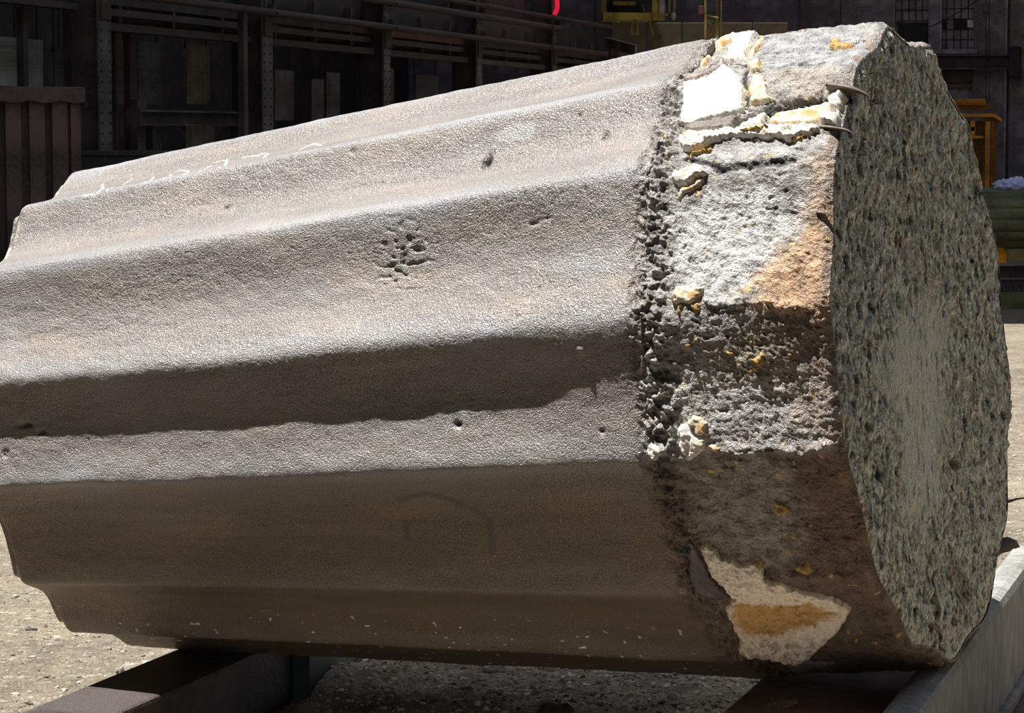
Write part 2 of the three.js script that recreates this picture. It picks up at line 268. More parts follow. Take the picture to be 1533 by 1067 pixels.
// --- hot top
const REG = [   // [outline, colour, softness, strength]
  [[[1018, 330], [1060, 300], [1140, 290], [1190, 330], [1180, 390], [1130, 428], [1060, 432], [1016, 425]], [0.56, 0.555, 0.54], 0.05, 0.8],
  [[[1120, 430], [1150, 395], [1190, 360], [1236, 300], [1236, 480], [1170, 470]], [0.42, 0.245, 0.12], 0.045, 0.8],
  [[[1215, 230], [1250, 230], [1240, 330], [1215, 300]], [0.4, 0.29, 0.21], 0.03, 0.6],
  [[[1165, 105], [1250, 100], [1285, 110], [1280, 135], [1180, 150]], [0.34, 0.29, 0.24], 0.02, 0.6],
  [[[1150, 60], [1290, 40], [1280, 95], [1150, 100]], [0.29, 0.3, 0.315], 0.03, 0.6],
  [[[1040, 700], [1180, 690], [1200, 760], [1180, 840], [1100, 830], [1050, 790]], [0.29, 0.272, 0.235], 0.05, 0.8],
  [[[1190, 690], [1260, 680], [1300, 840], [1340, 940], [1230, 870]], [0.15, 0.095, 0.068], 0.05, 0.8],
  [[[1130, 480], [1190, 465], [1235, 480], [1240, 560], [1180, 540]], [0.19, 0.125, 0.085], 0.04, 0.75],
  [[[1000, 560], [1180, 560], [1200, 640], [1100, 670], [1000, 650]], [0.42, 0.41, 0.39], 0.04, 0.6],
  [[[1180, 560], [1240, 560], [1250, 650], [1190, 640]], [0.36, 0.28, 0.23], 0.03, 0.6],
  [[[1060, 520], [1120, 500], [1180, 520], [1200, 560], [1090, 570]], [0.2, 0.17, 0.12], 0.03, 0.7],
  [[[1020, 232], [1090, 218], [1230, 206], [1250, 225], [1100, 245], [1040, 250]], [0.36, 0.355, 0.35], 0.02, 0.7],
].map(([p, c, w, k]) => [bbox(H2(p), w * 2), c, w, k]);
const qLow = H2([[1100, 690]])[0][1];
const hotMap = tex(768, 2048, (x, y) => {
  const s = -0.03 + (x + 0.5) / 768 * (LH + 0.03), th = TA + (y + 0.5) / 2048 * (TB - TA), q = th * R0;
  const a = fbm(s * 26, q * 26, 4), f1 = n2(s * 150, q * 160), f2 = n2(s * 320, q * 330), wq = 0.02 * n2(s * 24, q * 24), wv = 0.02 * n2(s * 24 + 7, q * 24 + 3);
  let r = 0.27, g = 0.258, b = 0.243;
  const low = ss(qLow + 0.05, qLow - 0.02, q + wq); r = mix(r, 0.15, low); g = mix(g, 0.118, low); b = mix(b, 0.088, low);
  for (const [P, c, w, k] of REG) if (inBox(s, q, P.box)) { const e = ss(-w, w * 0.6, sdPoly(s + wq, q + wv, P) + w * 0.5 * a) * k; r = mix(r, c[0], e); g = mix(g, c[1], e); b = mix(b, c[2], e); }
  const k = 1 + 0.95 * a + 0.4 * f1 + 0.25 * f2 - 0.4 * ss(0.3, 0.75, n2(s * 44 + 8 + wq * 12, q * 70 + wv * 12)) - 0.45 * ss(0.07, 0.0, Math.abs(n2(s * 17 + 30 + wq * 20, q * 22 + wv * 20))) * ss(-0.1, 0.3, n2(s * 6 + 9, q * 7)); r *= k; g *= k; b *= k;
  const o = ss(0.55, 0.68, n2(s * 42 + 60, q * 44)) * ss(0, 0.3, n2(s * 9 + 5, q * 9)); r = mix(r, 0.62, o); g = mix(g, 0.4, o); b = mix(b, 0.14, o);
  const rim = ss(LH - 0.05, LH - 0.01, s) * ss(-0.1, 0.4, n2(s * 30, q * 16)); r = mix(r, 0.3, rim * 0.6); g = mix(g, 0.19, rim * 0.6); b = mix(b, 0.12, rim * 0.6);
  const sp = ss(0.45, 0.72, n2(s * 190, q * 200 + 50)); r += 0.2 * sp * r / 0.3; g += 0.2 * sp * g / 0.3; b += 0.19 * sp * b / 0.3;
  for (const [P, w, d] of CRACK) if (d < 0 && inBox(s, q, P.box)) { const c = ss(w * 1.15, w * 0.4, segD(s + wq * 0.4, q + wv * 0.4, P)) * 0.9; r = mix(r, 0.028, c); g = mix(g, 0.027, c); b = mix(b, 0.028, c); }
  if (inBox(s, q, CLUMP.box)) { const c = ss(0.06, 0.015, segD(s + wq, q + wv, CLUMP)); const dk = ss(0.1, -0.3, a) * c * 0.75; r = mix(r, 0.1, dk); g = mix(g, 0.088, dk); b = mix(b, 0.078, dk); }
  return [r, g, b];
}, true, THREE.MirroredRepeatWrapping);
const hotMat = new THREE.MeshPhysicalMaterial({ map: hotMap, bumpMap: rep(grain, (LH + 0.03) / 0.4, (TB - TA) * R0 / 0.4), bumpScale: 0.005, roughness: 0.6, metalness: 0.1 });
tag(mesh('hot_top', shell(-0.03, LH, 170, hotR, 1000, 110, [{ side: -1, s: -0.03, k: 0.9 }, { side: 1, s: LH + 0.001, k: 0.992 }]), hotMat, ingot), 'rough slag-crusted collar at the wide end of the ingot');

// --- cut end face
const facePx = (px, py) => { const d = rayDir(px, py), dl = [d.dot(AX), d.dot(UPV), d.dot(NV)]; const t = (LH - eyeL[0]) / dl[0]; return [eyeL[1] + dl[1] * t, eyeL[2] + dl[2] * t]; };
const smoothZone = bbox([[1340, 470], [1395, 440], [1420, 520], [1415, 640], [1400, 760], [1375, 800], [1350, 760], [1345, 640], [1310, 560]].map(([x, y]) => facePx(x, y)), 0.5);
const gash = [[1400, 870], [1398, 900], [1403, 935], [1410, 965]].map(([x, y]) => facePx(x, y));
const stain = [[1425, 850], [1448, 890]].map(([x, y]) => facePx(x, y));
function faceH(u, n) {
  const sm = 1 - 0.75 * ss(-0.12, 0.12, sdPoly(u, n, smoothZone) + 0.06 * n2(u * 6, n * 6));
  let h = 0.01 * n2(u * 3, n * 4) + sm * (0.009 * n2(u * 13, n * 36) + 0.008 * n2(u * 26, n * 70) + 0.004 * n2(u * 60, n * 120));
  h -= sm * 0.018 * ss(0.3, 0.7, n2(u * 17 + 9, n * 46));
  const k = segD(u, n, gash) / 0.022; h -= 0.05 * Math.exp(-k * k);
  return h;
}
const faceGeo = (() => {
  const M = 760, N = 150, pos = [], uv = [], idx = [];
  for (let i = 0; i <= N; i++) for (let j = 0; j <= M; j++) {
    const th = -Math.PI + j / M * 2 * Math.PI, e = hotR(LH, th), fr = i <= N - 1 ? (i / (N - 1)) : 1, r = e * 0.997 * fr;
    const u = r * Math.sin(th), n = r * Math.cos(th), edge = ss(0, 0.03, e - r);
    pos.push(i === N ? LH - 0.012 : LH + 0.0 + edge * (0.004 + faceH(u, n)) - (1 - edge) * 0.003, u, n); uv.push(n / 2 + 0.5, u / 2 + 0.5);
  }
  for (let i = 0; i < N; i++) for (let j = 0; j < M; j++) { const a = i * (M + 1) + j, b = a + 1, c = a + M + 1, d = c + 1; idx.push(a, b, c, b, d, c); }
  const g = new THREE.BufferGeometry(); g.setAttribute('position', new THREE.Float32BufferAttribute(pos, 3)); g.setAttribute('uv', new THREE.Float32BufferAttribute(uv, 2)); g.setIndex(idx); g.computeVertexNormals(); return g;
})();
const faceMap = tex(1024, 2048, (x, y) => {
  const n = ((x + 0.5) / 1024 - 0.5) * 2, u = ((y + 0.5) / 2048 - 0.5) * 2;
  const sm = 1 - 0.85 * ss(-0.12, 0.12, sdPoly(u, n, smoothZone) + 0.07 * n2(u * 6, n * 6) + 0.03 * n2(u * 20, n * 30));
  const a = n2(u * 18, n * 62), b2 = n2(u * 40 + 5, n * 120), c2 = n2(u * 100, n * 200), pit = ss(0.22, 0.6, n2(u * 17 + 9, n * 46)), pit2 = ss(0.35, 0.65, n2(u * 30 + 3, n * 90));
  let k = 0.53 * (1 + sm * (0.5 * a + 0.7 * b2 + 0.5 * c2) + 0.2 * c2); k *= 1 - 0.85 * sm * Math.max(pit, pit2 * 0.85); k *= 1.12 - 0.12 * sm;
  const warm = ss(-0.2, 0.4, fbm(u * 4, n * 7, 3)); let r = k * (0.97 + 0.03 * warm), g = k * 0.985, b = k * (0.85 - 0.1 * warm);
  const rust = ss(0.3, 0.6, n2(u * 14 + 30, n * 26)) * 0.5 * sm; r *= 1 - 0.2 * rust; g *= 1 - 0.5 * rust; b *= 1 - 0.65 * rust;
  const gl = ss(0.5, 0.66, n2(u * 48 + 90, n * 110)) * ss(-0.05, 0.35, n2(u * 5 + 3, n * 12)); r += 0.38 * gl; g += 0.56 * gl; b += 0.55 * gl;
  const w2 = ss(0.45, 0.7, n2(u * 44 + 20, n * 130)) * sm; r += 0.2 * w2; g += 0.2 * w2; b += 0.18 * w2;
  const sd = segD(u, n, stain) / 0.06 + 0.4 * n2(u * 20, n * 20), sc = ss(1, 0.5, sd) * 0.7; r *= 1 - 0.6 * sc; g *= 1 - 0.7 * sc; b *= 1 - 0.75 * sc;
  return [r, g, b];
}, true);
tag(mesh('end_face', faceGeo, new THREE.MeshPhysicalMaterial({ map: faceMap, bumpMap: rep(grain, 2 / 0.5, 2 / 0.8), bumpScale: 0.006, roughness: 0.5, metalness: 0.2 }), ingot), 'grey torn and pitted cut end face with glinting flecks');

// --- refractory and slag left on the hot top: raised plates with broken edges
function plate(name, pts, thick, mat, o = {}) {
  const P = bbox(H2(pts), 0.012), rad = o.rad || hotR, st = o.step || 0.0042, [s0, s1, q0, q1] = P.box, ns = Math.ceil((s1 - s0) / st), nq = Math.ceil((q1 - q0) / st), pos = [], uv = [], idx = [], sd = [];
  for (let i = 0; i <= ns; i++) for (let j = 0; j <= nq; j++) {
    const s = s0 + (s1 - s0) * i / ns, q = q0 + (q1 - q0) * j / nq, th = q / R0;
    const d = sdPoly(s + 0.005 * n2(s * 50, q * 50) + 0.003 * n2(s * 120, q * 120), q + 0.005 * n2(s * 50 + 5, q * 50 + 8) + 0.003 * n2(s * 120 + 3, q * 120 + 1), P) + 0.002 * n2(s * 200, q * 200); const dd = Math.min(d, LH - 0.006 - s); sd.push(dd);
    let h = dd > 0 ? thick * ss(0, o.edge || 0.005, dd) : -0.006;
    if (dd > 0) h += (o.bump ?? 0.25) * thick * (n2(s * 40 + 3, q * 44) + 0.7 * n2(s * 95, q * 90) + 0.4 * n2(s * 190, q * 200)) * ss(0, 0.01, d) - (o.dish ? o.dish(s, q, d) : 0);
    const base = mix(hotSmooth(s, th), rad(s, th), o.follow ?? 0.5), r = base + h;
    pos.push(s, r * Math.sin(th), r * Math.cos(th)); uv.push((s - s0) / (s1 - s0), (q - q0) / (q1 - q0));
  }
  for (let i = 0; i < ns; i++) for (let j = 0; j < nq; j++) { const a = i * (nq + 1) + j, b = a + 1, c = a + nq + 1, d = c + 1; if (Math.max(sd[a], sd[b], sd[c], sd[d]) > 0) idx.push(a, c, b, b, c, d); }
  const g = new THREE.BufferGeometry(); g.setAttribute('position', new THREE.Float32BufferAttribute(pos, 3)); g.setAttribute('uv', new THREE.Float32BufferAttribute(uv, 2)); g.setIndex(idx); g.computeVertexNormals();
  const m = mesh(name, g, mat, ingot); if (o.label) m.userData.label = o.label; return m;
}
const clayTex = (c0, c1, k) => tex(256, 256, (x, y) => { const u = x / 256, v = y / 256; const e = cl((T12(u, v) - 0.5) * 2.4 * k + 0.35 * T64(u, v) * k); return [0, 1, 2].map((i) => mix(c0[i], c1[i], e) * (0.92 + 0.16 * T128(u, v))); }, true);
const grain2 = rep(grain, 0.6, 0.6);
const white = new THREE.MeshStandardMaterial({ map: clayTex([0.82, 0.79, 0.72], [0.78, 0.66, 0.46], 0.5), bumpMap: grain2, bumpScale: 0.003, roughness: 0.9 });
const cream = new THREE.MeshStandardMaterial({ map: clayTex([0.8, 0.7, 0.53], [0.62, 0.38, 0.15], 0.9), bumpMap: grain2, bumpScale: 0.003, roughness: 0.9 });
const ochre = new THREE.MeshStandardMaterial({ map: clayTex([0.62, 0.42, 0.15], [0.5, 0.26, 0.06], 0.8), bumpMap: grain2, bumpScale: 0.003, roughness: 0.85 });
const bluePlate = new THREE.MeshStandardMaterial({ color: new THREE.Color().setRGB(0.13, 0.125, 0.135), map: grungeMap, bumpMap: grain2, bumpScale: 0.001, roughness: 0.5, metalness: 0.2 });
const greyPlate = new THREE.MeshStandardMaterial({ color: new THREE.Color().setRGB(0.4, 0.36, 0.32), map: grungeMap, bumpMap: grain2, bumpScale: 0.003, roughness: 0.7 });
plate('refractory_patch', [[1023, 129], [1060, 121], [1066, 115], [1085, 101], [1101, 112], [1114, 130], [1114, 156], [1116, 163], [1101, 172], [1059, 181], [1040, 189], [1019, 189], [1021, 167], [1023, 162]], 0.011, white, { bump: 0.2, follow: 0.3, edge: 0.004, label: 'large square white refractory patch near the top' });
plate('refractory_patch', [[1090, 49], [1114, 42], [1148, 46], [1143, 52], [1127, 59], [1123, 72], [1118, 86], [1122, 96], [1098, 95], [1077, 96], [1093, 87], [1091, 76], [1106, 70], [1101, 64], [1080, 60]], 0.016, white, { label: 'white branching refractory patch at the crown' });
plate('refractory_patch', [[1062, 62], [1090, 50], [1100, 60], [1082, 72], [1088, 78], [1074, 74]], 0.012, cream);
plate('refractory_patch', [[1124, 124], [1129, 114], [1148, 120], [1151, 136], [1153, 149], [1168, 151], [1126, 159], [1120, 138]], 0.012, cream);
plate('refractory_patch', [[1118, 99], [1140, 96], [1141, 107], [1127, 112]], 0.016, cream);
plate('refractory_patch', [[1132, 68], [1142, 58], [1145, 66], [1130, 84], [1122, 90], [1124, 78]], 0.012, cream);
plate('refractory_patch', [[1046, 101], [1052, 92], [1064, 83], [1066, 92], [1058, 98], [1050, 104]], 0.012, cream);
plate('refractory_patch', [[1105, 193], [1111, 180], [1148, 167], [1150, 177], [1140, 192]], 0.012, white);
plate('refractory_patch', [[1017, 208], [1035, 202], [1066, 201], [1098, 198], [1153, 192], [1224, 192], [1236, 201], [1213, 206], [1182, 214], [1171, 209], [1087, 213], [1061, 223], [1027, 230], [1017, 217]], 0.02, white, { bump: 0.5, label: 'long white bar of refractory along a ridge' });
plate('refractory_patch', [[1036, 230], [1061, 224], [1072, 219], [1064, 228], [1030, 236]], 0.01, ochre);
plate('refractory_patch', [[1100, 207], [1130, 200], [1171, 198], [1150, 205], [1120, 209]], 0.026, ochre, { bump: 0.5 });
plate('refractory_patch', [[1184, 212], [1210, 207], [1234, 203], [1214, 210], [1190, 216]], 0.014, ochre, { bump: 0.5 });
plate('refractory_patch', [[1241, 149], [1261, 139], [1282, 143], [1286, 154], [1274, 167], [1269, 180], [1271, 191], [1255, 193], [1232, 191], [1227, 183], [1240, 170], [1242, 159]], 0.022, white, { bump: 0.35, dish: (() => { const c = H2([[1249, 170], [1260, 168], [1268, 176], [1268, 160]]); return (s, q) => 0.024 * (Math.exp(-(((s - c[0][0]) / 0.012) ** 2) - ((q - c[0][1]) / 0.011) ** 2) + 0.8 * Math.exp(-(((s - c[1][0]) / 0.009) ** 2) - ((q - c[1][1]) / 0.008) ** 2) + 0.9 * Math.exp(-(((s - c[2][0]) / 0.012) ** 2) - ((q - c[2][1]) / 0.013) ** 2)); })(), label: 'white holed refractory lump at the face edge' });
plate('refractory_patch', [[1160, 170], [1225, 160], [1240, 150], [1240, 168], [1226, 184], [1160, 190], [1154, 182]], 0.008, cream);
plate('refractory_patch', [[1005, 264], [1043, 248], [1063, 260], [1048, 270], [1030, 280], [1016, 284], [1008, 276]], 0.018, white);
plate('refractory_patch', [[1046, 272], [1062, 261], [1050, 280], [1026, 296], [1020, 306], [1014, 290]], 0.01, cream);
plate('refractory_patch', [[1011, 428], [1035, 431], [1056, 428], [1053, 444], [1040, 455], [1019, 455], [1006, 455]], 0.016, cream, { bump: 0.4 });
plate('refractory_patch', [[1018, 455], [1026, 458], [1018, 478], [1013, 468]], 0.01, ochre);
plate('refractory_patch', [[1033, 455], [1050, 452], [1045, 473], [1036, 464]], 0.01, ochre);
plate('refractory_patch', [[1018, 637], [1030, 632], [1042, 650], [1061, 653], [1058, 668], [1038, 685], [1030, 687], [1020, 669]], 0.02, white, { bump: 0.3 });
plate('refractory_patch', [[1030, 630], [1040, 618], [1059, 630], [1061, 653], [1042, 650]], 0.016, cream);
plate('refractory_patch', [[1058, 660], [1087, 669], [1072, 677], [1054, 670]], 0.01, cream);
plate('refractory_patch', [[966, 661], [986, 664], [993, 672], [988, 690], [976, 684]], 0.014, white, { follow: 0.9 });
plate('refractory_patch', [[1122, 536], [1133, 536], [1140, 524], [1147, 530], [1147, 541], [1139, 552], [1133, 546]], 0.012, ochre);
for (const [x, y, w, h] of [[1093, 529, 7, 4], [1046, 510, 4, 7], [1031, 517, 6, 4], [1125, 515, 3, 7], [1184, 533, 5, 3], [1155, 575, 4, 3], [1211, 721, 4, 4], [1140, 838, 5, 8], [1134, 490, 4, 4], [1052, 564, 2, 5], [1180, 690, 4, 3], [1108, 689, 4, 3], [1085, 690, 3, 3], [1160, 690, 3, 4], [1217, 955, 3, 2], [1281, 956, 3, 3], [1271, 942, 5, 3], [1260, 70, 20, 4], [1252, 66, 8, 5]])
  plate('ochre_fleck', [[x - w, y], [x - w * 0.3, y - h], [x + w * 0.6, y - h * 0.7], [x + w, y + h * 0.2], [x + w * 0.2, y + h], [x - w * 0.6, y + h * 0.6]], 0.009, ochre, { step: 0.003, edge: 0.004, follow: 0.9 });
plate('ochre_fleck', [[1159, 748], [1166, 747], [1176, 752], [1184, 758], [1182, 766], [1170, 769], [1161, 766]], 0.01, ochre, { step: 0.003, edge: 0.004, dish: (() => { const c = H2([[1169, 759]])[0]; return (s, q) => 0.02 * Math.exp(-(((s - c[0]) / 0.007) ** 2) - ((q - c[1]) / 0.006) ** 2); })() });
plate('ochre_fleck', [[1188, 848], [1196, 842], [1203, 846], [1212, 838], [1216, 846], [1220, 852], [1208, 858], [1196, 854]], 0.008, ochre, { step: 0.003, edge: 0.004 });
plate('steel_flake', [[1030, 796], [1048, 816], [1061, 845], [1072, 866], [1098, 888], [1080, 892], [1045, 884], [1034, 866]], 0.016, bluePlate, { bump: 0.03, follow: 0.1, edge: 0.005, label: 'smooth blue-grey steel flake beside the lower patch' });
plate('slag_flake', [[1024, 192], [1062, 184], [1102, 176], [1112, 168], [1104, 184], [1098, 195], [1060, 198], [1030, 200]], 0.014, greyPlate, { bump: 0.1, follow: 0.2 });
plate('slag_flake', [[1030, 118], [1060, 108], [1078, 98], [1088, 100], [1070, 112], [1056, 120], [1024, 128]], 0.012, greyPlate, { bump: 0.1, follow: 0.2 });
{ // the big patch low on the hot top, ochre stained in its hollow
  const pts = [[1048, 815], [1056, 810], [1072, 821], [1085, 833], [1098, 832], [1108, 841], [1127, 836], [1140, 842], [1148, 855], [1145, 863], [1174, 869], [1182, 876], [1208, 883], [1245, 892], [1269, 903], [1274, 911], [1266, 926], [1250, 947], [1232, 960], [1213, 979], [1192, 985], [1177, 984], [1153, 980], [1119, 978], [1106, 971], [1108, 950], [1098, 932], [1089, 911], [1087, 903], [1101, 892], [1087, 880], [1069, 863], [1059, 840]];
  const P = bbox(H2(pts), 0.012), hollow = H2([[1096, 900], [1150, 897], [1210, 898], [1255, 912], [1220, 930], [1190, 935], [1160, 945], [1120, 945], [1104, 930]]);
  const [s0, s1, q0, q1] = P.box, H2b = H2([[1150, 945]])[0][1];
  const m = tex(512, 512, (x, y) => { const s = mix(s0, s1, x / 512), q = mix(q0, q1, y / 512), d = sdPoly(s + 0.006 * n2(s * 50, q * 50), q + 0.006 * n2(s * 50 + 4, q * 50), hollow), a = fbm(s * 30, q * 60, 4), lo = ss(0.0, -0.035, q - H2b); const e = ss(-0.016, 0.016, d + 0.012 * a); let c = [0.88, 0.8, 0.66]; const o = [0.6, 0.4, 0.15]; c = c.map((v, i) => mix(v, o[i] * (1 + 0.35 * a), e)); const grey = ss(-0.05, 0.3, n2(s * 40, q * 45)) * lo * (1 - e) * 0.7; c = [mix(c[0], 0.4, grey), mix(c[1], 0.36, grey), mix(c[2], 0.29, grey)]; const rimo = ss(0.01, 0.0, sdPoly(s, q, P)) * 0.5; const wt = ss(0.05, 0.35, n2(s * 28 + 5, q * 34)) * (1 - e) * 0.5, ck = ss(0.05, 0.0, Math.abs(n2(s * 26 + 0.6 * n2(s * 60, q * 60), q * 40 + 3))) * ss(-0.1, 0.3, n2(s * 12 + 8, q * 12)) * 0.55, dk = ss(0.5, 0.7, n2(s * 55 + 2, q * 90)) * 0.5, st = e * ss(0.1, 0.5, n2(s * 9 + 3, q * 60)) * 0.45; c = c.map((v, i) => mix(mix(v, [0.82, 0.77, 0.68][i], wt), [0.3, 0.16, 0.05][i], st));
    return [mix(c[0], 0.5, rimo), mix(c[1], 0.33, rimo), mix(c[2], 0.13, rimo)].map((v) => v * (1 + 0.14 * n2(s * 160, q * 160) + 0.12 * n2(s * 330, q * 330)) * (1 - ck) * (1 - dk)); }, true);
  plate('refractory_patch', pts, 0.014, new THREE.MeshStandardMaterial({ map: m, bumpMap: grain2, bumpScale: 0.004, roughness: 0.92 }), { step: 0.0026, bump: 0.6, follow: 0.45, dish: (s, q) => 0.005 * ss(-0.01, 0.02, sdPoly(s, q, hollow)), label: 'large cream refractory patch with ochre hollow, low on the collar' });
  plate('refractory_patch', [[1172, 990], [1200, 988], [1252, 990], [1244, 998], [1220, 994], [1212, 1004], [1196, 1006], [1184, 1000]], 0.008, greyPlate);
}
// torn fins and the wire at the edge of the face
const spineMat = new THREE.MeshStandardMaterial({ color: new THREE.Color().setRGB(0.22, 0.17, 0.145), map: grungeMap, roughness: 0.6, metalness: 0.2 });
function fin(pts, w, mat, name) {                     // a torn, tapering sliver along points on the ingot's frame
  const c = new THREE.CatmullRomCurve3(pts.map((p) => new THREE.Vector3(...p))), n = 14, pos = [], idx = [], m = 8;
  for (let i = 0; i <= n; i++) { const t = i / n, p = c.getPoint(t), k = w * (1 - t * 0.92) * (0.85 + 0.3 * Math.abs(n2(t * 5, w * 90))); for (let j = 0; j < m; j++) { const a = j / m * 2 * Math.PI; pos.push(p.x + 0.12 * k * Math.cos(a), p.y + 0.3 * k * Math.sin(a), p.z + k * Math.cos(a)); } }
  for (let i = 0; i < n; i++) for (let j = 0; j < m; j++) { const a = i * m + j, b = i * m + (j + 1) % m; idx.push(a, b, a + m, b, b + m, a + m); }
  const g = new THREE.BufferGeometry(); g.setAttribute('position', new THREE.Float32BufferAttribute(pos, 3)); g.setAttribute('uv', new THREE.Float32BufferAttribute(pos.flatMap((v, i) => i % 3 === 2 ? [] : [v * 3]), 2)); g.setIndex(idx); g.computeVertexNormals();
  return mesh(name, g, mat, ingot);
}
const edge3 = (px, py, ds, dr) => { const [s, q] = hit(px, py, hotSmooth), th = q / R0, r = hotSmooth(Math.min(s, LH), th) + dr; return [s + ds, r * Math.sin(th), r * Math.cos(th)]; };
fin([edge3(1258, 128, -0.03, 0), edge3(1272, 134, -0.01, 0.004), edge3(1280, 141, 0.022, 0.0), edge3(1280, 147, 0.038, -0.004)], 0.05, spineMat, 'torn_fin');
fin([edge3(1232, 190, -0.02, 0), edge3(1250, 194, 0.0, 0.004), edge3(1256, 200, 0.03, 0), edge3(1257, 205, 0.036, -0.006)], 0.03, spineMat, 'torn_fin');
fin([edge3(1222, 318, 0, 0), edge3(1236, 326, 0.02, 0.008), edge3(1237, 336, 0.04, -0.004)], 0.008, spineMat, 'torn_fin');
const darkIron = new THREE.MeshStandardMaterial({ color: new THREE.Color().setRGB(0.09, 0.075, 0.06), map: grungeMap, roughness: 0.8 });
{ // slag hanging from the far edge of the face
  const f3 = (px, py, dx = 0) => { const [u, n] = facePx(px, py); return [LH + dx, u, n]; };
  fin([f3(1500, 752, -0.04), f3(1512, 752, -0.02), f3(1522, 747, 0), f3(1540, 744, 0.03)], 0.03, darkIron, 'slag_wire');
  fin([f3(1498, 820, -0.04), f3(1508, 816, -0.02), f3(1518, 814, 0), f3(1526, 818, 0)], 0.13, darkIron, 'slag_lump');
  const h = [f3(1402, 868, -0.005), f3(1398, 890, 0.012), f3(1404, 912, 0.01), f3(1408, 930, -0.005)];
  fin(h, 0.03, new THREE.MeshStandardMaterial({ color: new THREE.Color().setRGB(0.42, 0.38, 0.3), roughness: 0.6 }), 'curled_chip');
  fin([f3(1404, 935, -0.01), f3(1411, 950, 0.0), f3(1413, 966, -0.01)], 0.035, new THREE.MeshStandardMaterial({ color: new THREE.Color().setRGB(0.2, 0.12, 0.04), roughness: 0.6 }), 'curled_chip');
}

// ---------------------------------------------------------------- setting: ground, hall, roof with its opening
const dirt = (x, y, n) => { const u = x / n, v = y / n; const a = T5(u, v), b = T12(u, v), c = T64(u, v), d = T256(u, v); const k = 0.68 + 0.28 * a + 0.28 * b + 0.35 * (c - 0.5) + 0.4 * (d - 0.5); const w = ss(0.78, 0.9, T128(v, u)) * 0.6; return [(0.235 * k + 0.24 * w), (0.197 * k + 0.23 * w), (0.143 * k + 0.2 * w)]; };
const dirtMap = tex(1024, 1024, (x, y) => dirt(x, y, 1024), true); dirtMap.repeat.set(0.37, 0.37);
const dirtMat = new THREE.MeshStandardMaterial({ map: dirtMap, bumpMap: rep(grain, 0.7, 0.7), bumpScale: 0.02, roughness: 0.96 });
{ const g = new THREE.BoxGeometry(160, 0.4, 190).toNonIndexed(); g.translate(0, -0.2, -5); struct('floor', uvm(g), dirtMat); }
const darkWall = paint(0.055, 0.045, 0.042), roofMat = paint(0.09, 0.08, 0.075);
{ const s = new THREE.Shape(); s.moveTo(-40, 25); s.lineTo(40, 25); s.lineTo(40, -95); s.lineTo(-40, -95); s.closePath();
  const hole = new THREE.Path(); hole.moveTo(-8.2, -4.4); hole.lineTo(-8.2, -24.6); hole.lineTo(8, -24.6); hole.lineTo(8, -4.4); hole.closePath(); s.holes.push(hole);
  const hole2 = new THREE.Path(); hole2.moveTo(0, -37); hole2.lineTo(0, -64); hole2.lineTo(12, -64); hole2.lineTo(12, -37); hole2.closePath(); s.holes.push(hole2);
  const g = new THREE.ExtrudeGeometry(s, { depth: 0.5, bevelEnabled: false }); g.rotateX(-Math.PI / 2); g.scale(1, 1, -1); g.translate(0, 13, 0);
  const ix = g.index; const gi = ix ? g.toNonIndexed() : g; { const p = gi.attributes.position; for (let i = 0; i < p.count; i += 3) { const a = [p.getX(i), p.getY(i), p.getZ(i)]; p.setXYZ(i, p.getX(i + 1), p.getY(i + 1), p.getZ(i + 1)); p.setXYZ(i + 1, ...a); } } gi.computeVertexNormals();
  struct('ceiling', uvm(gi), roofMat); }
// gates standing open behind the camera and to its right
struct('wall_back', [box(28, 13, 0.5, -26, 0, 24.8), box(36, 13, 0.5, 22, 0, 24.8), box(16, 4.5, 0.5, -4, 8.5, 24.8)], darkWall);
struct('wall_right', [box(0.5, 13, 67, 19, 0, -61.5), box(0.5, 13, 35, 19, 0, 7.5), box(0.5, 5, 18, 19, 8, -19)], darkWall);
struct('wall_left', box(0.5, 13, 120, -39.8, 0, -35), darkWall);
struct('wall_far', box(80, 13, 0.5, 0, 0, -94.8), darkWall);

// the hall's own grid: T runs along the row of columns (away from the camera), V to the right of it
const BA = Math.atan(1050 / 4000), D1 = new THREE.Vector3(Math.sin(BA), 0, -Math.cos(BA)), DV = new THREE.Vector3(Math.cos(BA), 0, Math.sin(BA)), BO = new THREE.Vector3(-14.3, 0, 0);
const BROT = Math.PI / 2 - BA;                        // local X along T, local Z along V
function put(o, t, v, y = 0) { o.position.copy(BO).addScaledVector(D1, t).addScaledVector(DV, v); o.position.y = y; o.rotation.y = BROT; return o; }
function rayV(px, py, v) { const d = rayDir(px, py), o = eye.clone().sub(BO), k = (v - o.dot(DV)) / d.dot(DV); const p = o.addScaledVector(d, k); return [p.dot(D1), p.y]; }   // point of the plane V = v: [t, height]
function rayT(px, py, t) { const d = rayDir(px, py), o = eye.clone().sub(BO), k = (t - o.dot(D1)) / d.dot(D1); const p = o.addScaledVector(d, k); return [p.dot(DV), p.y]; }   // point of the plane T = t: [v, height]
const rust = paint(0.105, 0.08, 0.072), rustDark = paint(0.06, 0.048, 0.043), greySteel = paint(0.16, 0.145, 0.135), redRust = paint(0.11, 0.062, 0.052), greenGrey = paint(0.06, 0.065, 0.055), zinc = paint(0.42, 0.44, 0.42), rustGlow = paint(0.17, 0.075, 0.05);
put(struct('wall_rear', box(76, 13, 0.4, 0, 0, 0), rustDark), 48, -9);
const colNames = ['broad rust-brown riveted column between the container and the rail', 'second riveted column from the left, with a thin post beside it', 'third riveted column from the left, crossed by the lowest pipe', 'fourth riveted column from the left, carrying pipe brackets', 'fifth riveted column from the left, at the end of a thick pipe', 'farthest riveted column, just left of the yellow cab'];
const colT = [130, 375, 557, 697, 811, 903].map((px) => rayV(px + 5, 150, 0)[0]);
